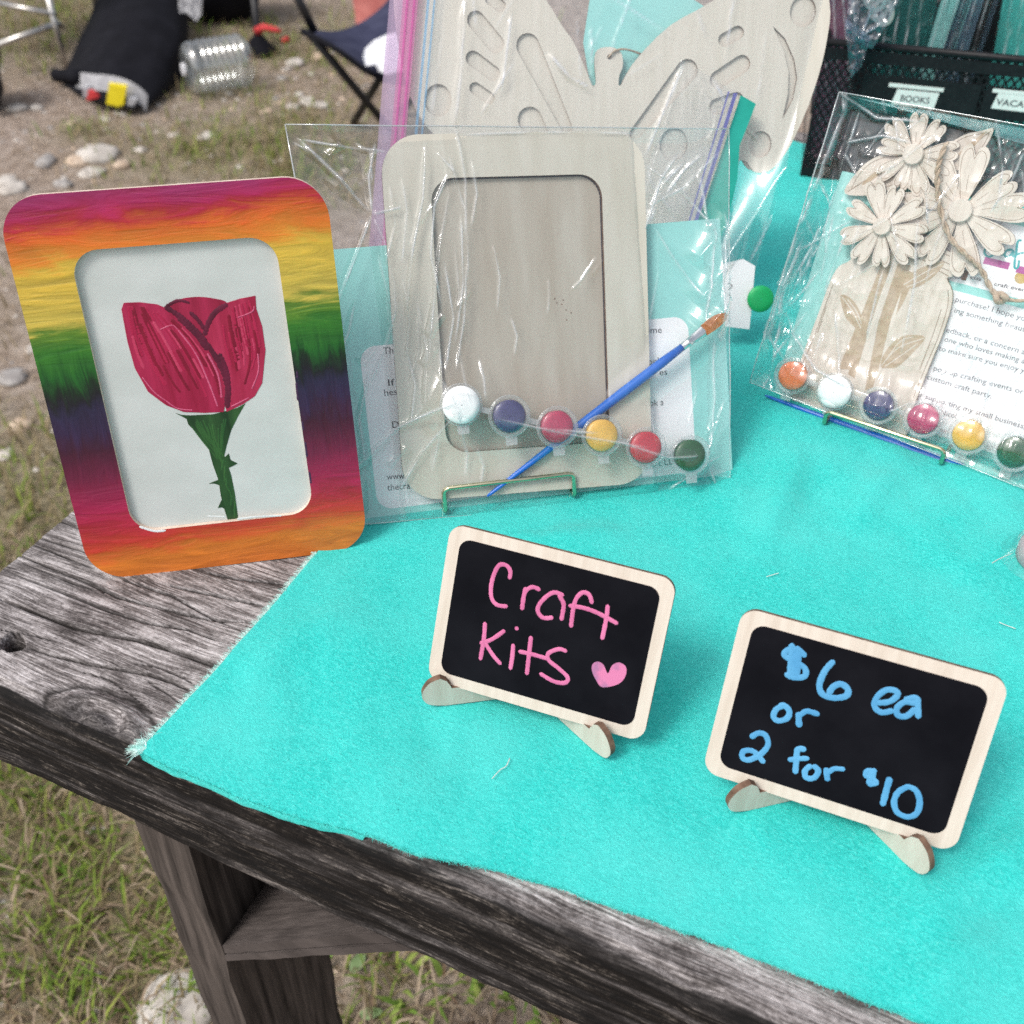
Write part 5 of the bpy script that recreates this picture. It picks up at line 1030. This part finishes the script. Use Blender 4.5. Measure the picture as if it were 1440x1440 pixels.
BLUF = film_mat('bluish_bag_film', tint=(.72, .80, .88), base=.10, rough=.1, haze=.14, hazecol=(.45, .58, .72), wr=.3, wscale=50)
q = BK.pxs([(1192, -30), (1285, -30), (1226, 72), (1188, 50)], 8); 
sheet('upper_film', hb, q, 60, 60, lambda x, y: 9+4*fbm(x/14, y/14, 3), [(BK.pxs([(1200, 20), (1215, 45), (1240, 30)], 8), 5, 3), (BK.pxs([(1230, 0), (1215, 40), (1210, 60)], 8), 4, 3)], 2.2, 14, 71, BLUF)
q = BK.pxs([(1187, 28), (1226, 55), (1212, 92), (1196, 112)], 8)
sheet('corner_film', hb, q, 50, 50, lambda x, y: 9+5*fbm(x/10, y/10, 5), [(BK.pxs([(1200, 40), (1205, 80), (1198, 105)], 8), 4, 2.5), (BK.pxs([(1187, 30), (1205, 45), (1226, 56)], 8), 4, 2)], 2, 12, 72, BLUF)
for k, (u, v) in enumerate(((1236, 8), (1242, 16), (1230, -4))):
    a = BK.px(u, v, 5); MB().prism(ellipse(*a, 9, 12, 20*k), [ellipse(*a, 5, 8, 20*k)], 4+k, 5.8+k, 0, 1).build('wooden_ring', [PLYP, BURNL], hb)

# ================================================================== BACKGROUND ON THE GROUND
BLKF = pm('black_fabric', (.0035, .0035, .006), (.008, .008, .012), scale=14, rough=.8, bump=.25, bscale=40, spec=.15)
NAVY = pm('navy_fabric', (.022, .024, .055), (.045, .048, .09), scale=20, rough=.8, bump=.15, bscale=200, spec=.25)
GREYB = pm('reflective_band', (.32, .32, .34), (.44, .44, .46), scale=40, rough=.4)
YEL = pm('yellow_tag', (.72, .58, .01), (.78, .64, .02), scale=30, rough=.6); REDF = pm('red_fabric', (.50, .03, .035), (.58, .06, .06), scale=40, rough=.7)
CHROME = pm('dull_chrome', (.50, .48, .45), (.60, .58, .55), scale=40, rough=.3, metal=.9); BLKT = pm('black_tube', (.010, .010, .012), rough=.4)
def loft(rows, n=10, mm=10):
    """smooth surface through rows of control points -> array"""
    rows = [spline([tuple(p) for p in r], False, n) for r in rows]
    cols = [spline([rows[i][j] for i in range(len(rows))], False, mm) for j in range(len(rows[0]))]
    return np.array(cols).transpose(1, 0, 2)
def gp(u, v, z=0): return tuple(atz(u, v, z))
t = empty('black_sack', loc=gp(170, 120), label='slumped black fabric sack with grey band and yellow tag on the dirt', cat='bag')
o3 = np.array(t.location)
r0 = [gp(80, 108, .01), gp(105, 128, .02), gp(150, 146, .03), gp(190, 152, .03), gp(222, 138, .02), gp(258, 106, .01)]
r1 = [aty(92, 98, 3.62), aty(118, 98, 3.45), aty(155, 108, 3.36), aty(200, 116, 3.36), aty(236, 108, 3.46), aty(261, 88, 3.66)]
r2 = [aty(112, 55, 3.74), aty(140, 55, 3.60), aty(172, 62, 3.52), aty(215, 70, 3.52), aty(250, 60, 3.62), aty(264, 50, 3.78)]
r3 = [aty(138, -8, 3.95), aty(158, -8, 3.86), aty(185, -4, 3.80), aty(222, 0, 3.80), aty(250, 8, 3.86), aty(262, 18, 3.98)]
r4 = [aty(160, -50, 4.2), aty(172, -60, 4.15), aty(195, -62, 4.12), aty(222, -58, 4.12), aty(245, -40, 4.15), aty(255, -20, 4.2)]
r5 = [(p[0], 4.45, .25) for p in r4]; r6 = [(p[0], 4.5, .0) for p in r4]
V = loft([r0, r1, r2, r3, r4, r5, r6]); yy_ = V[..., 0]*9; V[..., 2] += .02*(fbm(V[..., 0]*9, V[..., 1]*7, 5)-.5)*np.clip(V[..., 2]*10, 0, 1); V[..., 1] += .03*(1-np.abs(fbm(V[..., 0]*7+V[..., 2]*4, V[..., 2]*5, 6)*2-1))-.02
gridmesh('body', V-o3, BLKF, t, flip=True)
hem = spline([np.array(p) for p in [gp(80, 110, .03), aty(105, 110, 3.5), aty(150, 112, 3.33), aty(190, 126, 3.30), aty(206, 140, 3.31)]], False, 8)
def strip3(pts, wv, name, mat, parent, o):
    V = np.array([[np.array(p)-o, np.array(p)+np.array(wv)-o] for p in pts]); return gridmesh(name, V, mat, parent)
bandp = [aty(u, v, y) for u, v, y in ((109, 101, 3.42), (130, 104, 3.36), (155, 106, 3.31), (180, 113, 3.28), (198, 124, 3.27), (208, 134, 3.27))]
m = MB(); P = spline([tuple(p) for p in bandp], False, 6)
m.add([tuple(np.array(p)-o3) for p in P]+[tuple(np.array(p)-o3+np.array([-.012, -.012, -.045])) for p in P], [(i, i+1, len(P)+i+1, len(P)+i) for i in range(len(P)-1)]); gb = m.build('reflective_band', GREYB, t, smooth=True)
def tagquad(name, pts, y, mat, dz=.004):
    P = [aty(u, v, y)-o3 for u, v in pts]; n_ = len(P); return MB().add(P+[p+np.array([0, .012, .004]) for p in P], [tuple(range(n_)), tuple(range(2*n_-1, n_-1, -1))]+[(i, n_+i, n_+(i+1) % n_, (i+1) % n_) for i in range(n_)]).build(name, mat, t)
tagquad('yellow_tag', [(153, 119), (178, 123), (173, 152), (149, 146)], 3.24, YEL); tagquad('red_tag', [(124, 129), (132, 130), (139, 137), (121, 142)], 3.27, REDF); tagquad('grey_clip', [(116, 125), (127, 122), (131, 130), (117, 139)], 3.29, GREYB); tagquad('grey_clip', [(180, 138), (192, 140), (188, 150), (178, 150)], 3.24, GREYB)
MB().tube([np.array(gp(78, 106, .03))-o3, np.array(gp(90, 107, .035))-o3, np.array(aty(110, 108, 3.4))-o3], .022, 8).build('strap_end', BLKF, t, smooth=True)

JUG = film_mat('jug_plastic', tint=(.90, .93, .93), base=.16, rough=.12, haze=.10, hazecol=(.8, .85, .85), gain=1.2)
jl = gp(259, 97, .085); jr = gp(352, 82, .085); ax = Vector(jl)-Vector(jr); ax.z = 0; L = ax.length; ax.normalize()
t = empty('water_jug', loc=(jr[0], jr[1], .0), label='clear ribbed plastic water jug lying on its side by the black sack', cat='jug')
prof = [(.03, 0), (.055, .006), (.070, .016), (.078, .028)]
for k in range(7): zz = .03+k*.022; prof += [(.080, zz), (.080, zz+.010), (.073, zz+.015), (.073, zz+.018)]
prof += [(.079, .19), (.077, .205), (.070, .218), (.05, .227), (.02, .230)]
m = MB().lathe([(r, z) for r, z in prof], 28, (0, 0, 0), k=1, cap=False); Mr = Matrix.Translation((0, 0, .084)) @ ax.to_track_quat('Z', 'Y').to_matrix().to_4x4() @ Matrix.Scale(L/.230, 4, (0, 0, 1))
m.v = [tuple(Mr @ Vector(p)) for p in m.v]; m.build('bottle', JUG, t, smooth=True)
m = MB().lathe([(.019, .228), (.019, .236), (.005, .237)], 18, (0, 0, 0), k=1); m.v = [tuple(Mr @ Vector(p)) for p in m.v]; m.build('cap', pm('white_cap', (.7, .7, .72), rough=.4), t)

t = empty('black_duffel', loc=gp(312, 40), label='black duffel behind the water jug with a white printed cloth on it', cat='bag'); o3 = np.array(t.location)
u, v = np.meshgrid(np.linspace(0, 2*np.pi, 33), np.linspace(-1, 1, 21), indexing='ij'); rad = np.sqrt(np.clip(1-v**4, 0, 1)); 
gridmesh('body', np.stack([v*.17+.03*np.sin(u), .16*rad*np.cos(u)+.12, .17+.17*rad*np.sin(u)*(1+.15*fbm(u*2, v*3, 4))], -1), BLKF, t)
m = MB(); P = [aty(u, v, 3.72)-o3 for u, v in ((250, -8), (270, -8), (283, 0), (282, 22), (276, 30), (262, 18), (252, 18))]
m.add(P+[p+np.array([0, .02, 0]) for p in P], [tuple(range(7))]+[(i, (i+1) % 7, 7+(i+1) % 7, 7+i) for i in range(7)]); m.build('printed_cloth', pm('printed_cloth', (.12, .12, .14), (.72, .72, .74), scale=90, stretch=(1, 1, 3), rough=.8, lo=.44, hi=.56), t)

t = empty('black_pole', loc=gp(366, 76), label='thin black pole with a dark foot and red ribbon beside the water jug', cat='pole'); o3 = np.array(t.location)
MB().tube([(0, 0, .03), tuple(aty(357, 0, 4.0)-o3), tuple(aty(350, -60, 4.1)-o3)], .014, 10).build('shaft', BLKT, t, smooth=True)
MB().lathe([(.06, 0), (.058, .015), (.04, .035), (.02, .06)], 18, (0, 0, 0), k=1).build('foot', BLKF, t, smooth=True)
m = MB(); m.tube([(0, 0, .075), (.03, -.02, .095), (.07, -.03, .09), (.09, -.03, .085)], [.016, .012, .01, .006], 8); m.build('ribbon', REDF, t, smooth=True)
MB().tube([tuple(np.array(gp(398, 58, .01))-o3), tuple(np.array(gp(405, 55, .012))-o3)], .012, 6).build('ribbon_end', REDF, t, smooth=True)

# chrome folding chair at the left
t = empty('folding_chair', loc=gp(94, 100), label='folding chair with thin chrome legs standing left of the black sack', cat='chair'); o3 = np.array(t.location)
def cp(u, v, y): return tuple(aty(u, v, y)-o3)
fy = o3[1]
legs = [((0, 0, .005), cp(64, -20, fy+.02)), (cp(-40, 60, fy-.02), cp(-20, -60, fy)), ((.0, .38, .005), (.02, .36, .46)), ((-.42, .36, .005), (-.40, .36, .46))]
legs[1] = ((-.42, -.02, .005), (-.43, 0, .46))
for a, b_ in legs: MB().tube([a, b_], .010, 10).build('leg', CHROME, t, smooth=True)
MB().tube([cp(78, 20, fy+.01), cp(-10, 3, fy+.04)], .009, 10).build('stretcher', CHROME, t, smooth=True); MB().tube([cp(88, 38, fy+.12), cp(82, 33, fy+.06), cp(-10, 66, fy-.06)], .011, 10).build('floor_bar', CHROME, t, smooth=True)
MB().box(-.44, .02, -.02, .38, .455, .475).build('seat', pm('maroon_vinyl', (.12, .02, .03), (.16, .03, .04), rough=.5), t); MB().box(-.44, .02, .38, .40, .55, .85).build('backrest', pm('maroon_vinyl', (.12, .02, .03)), t)
for sx_ in (-.43, .01): MB().tube([(sx_, .37, .44), (sx_, .40, .88)], .010, 8).build('back_post', CHROME, t, smooth=True)

t = empty('black_backpack', loc=gp(-25, 150), label='black backpack on the dirt before the chrome folding chair', cat='bag')
u, v = np.meshgrid(np.linspace(0, 2*np.pi, 33), np.linspace(-1, 1, 21), indexing='ij'); rad = np.sqrt(np.clip(1-np.abs(v)**3, 0, 1))
gridmesh('body', np.stack([.088*rad*np.cos(u)+.01*np.sin(v*5), .09*rad*np.sin(u), .12+v*.12+.01*fbm(u*2, v*4, 8)], -1), BLKF, t, flip=True)
MB().tube([(.05, -.07, .17), (.088, -.05, .12), (.085, -.05, .06), (.075, -.07, .015)], .014, 8).build('strap', BLKT, t, smooth=True)

# navy camp chair
t = empty('camp_chair', loc=gp(500, 178), label='navy camp chair with crossed black legs and a white patch on its seat', cat='chair'); o3 = np.array(t.location)
def cz(u, v, y): return tuple(aty(u, v, y)-o3)
top = [(424, 40, 2.90), (445, 42, 2.95), (475, 43, 3.05), (510, 30, 3.15), (540, 6, 3.22), (570, -30, 3.28)]
low = [(425, 44, 2.86), (450, 56, 2.82), (480, 74, 2.80), (512, 98, 2.78), (540, 112, 2.78), (575, 118, 2.80)]
mid_ = [((a[0]+b_[0])/2, (a[1]+b_[1])/2+4, (a[2]+b_[2])/2) for a, b_ in zip(top, low)]
V = loft([[cz(*p) for p in top], [cz(*p) for p in mid_], [cz(*p) for p in low]], 6, 8)
gridmesh('seat', V, NAVY, t); V2 = V.copy(); V2[..., 2] -= .006; gridmesh('seat_underside', V2, NAVY, t, flip=True)
m = MB(); P = [cz(u, v, y) for u, v, y in ((512, 84, 2.80), (515, 72, 2.86), (528, 60, 2.92), (545, 52, 2.96), (575, 45, 2.98), (580, 100, 2.80), (545, 108, 2.77), (535, 104, 2.77), (530, 94, 2.78), (516, 96, 2.77))]
m.add([(p[0], p[1]-.02, p[2]+.012) for p in P], [tuple(range(len(P)))]); m.build('white_patch', pm('white_print', (.74, .74, .76), rough=.6), t)
for a, b_ in ((cz(432, 44, 2.88), tuple(np.array(gp(568, 205, .01))-o3)), (cz(562, 62, 2.95), (-.005, 0, .01)), (cz(700, 20, 3.3), tuple(np.array(gp(560, 160, .01))-o3)), (cz(700, 100, 2.8), tuple(np.array(gp(640, 120, .01))-o3)), (cz(410, -20, 2.86), cz(442, 44, 2.88))): MB().tube([a, b_], .0115, 10).build('leg', BLKT, t, smooth=True)
MB().tube([cz(*p) for p in low], .008, 8).build('seat_hem', BLKF, t, smooth=True)
t = empty('red_bag', loc=gp(552, 90), label='faded red fabric bag standing behind the navy camp chair', cat='bag'); o3 = np.array(t.location)
u, v = np.meshgrid(np.linspace(0, 2*np.pi, 33), np.linspace(-1, 1, 21), indexing='ij'); rad = np.sqrt(np.clip(1-np.abs(v)**4, 0, 1))
gridmesh('body', np.stack([.12*rad*np.cos(u)*(1+.1*v), .08*rad*np.sin(u)+.02*fbm(u, v*3, 7), .17+v*.17], -1), pm('red_canvas', (.42, .12, .11), (.52, .18, .16), scale=20, rough=.8), t, flip=True)
MB().tube(spline([(-.05, 0, .32), (-.05, 0, .42), (.05, 0, .42), (.05, 0, .32)], False, 5), .008, 8).build('handle', pm('red_canvas', (.42, .12, .11)), t, smooth=True)
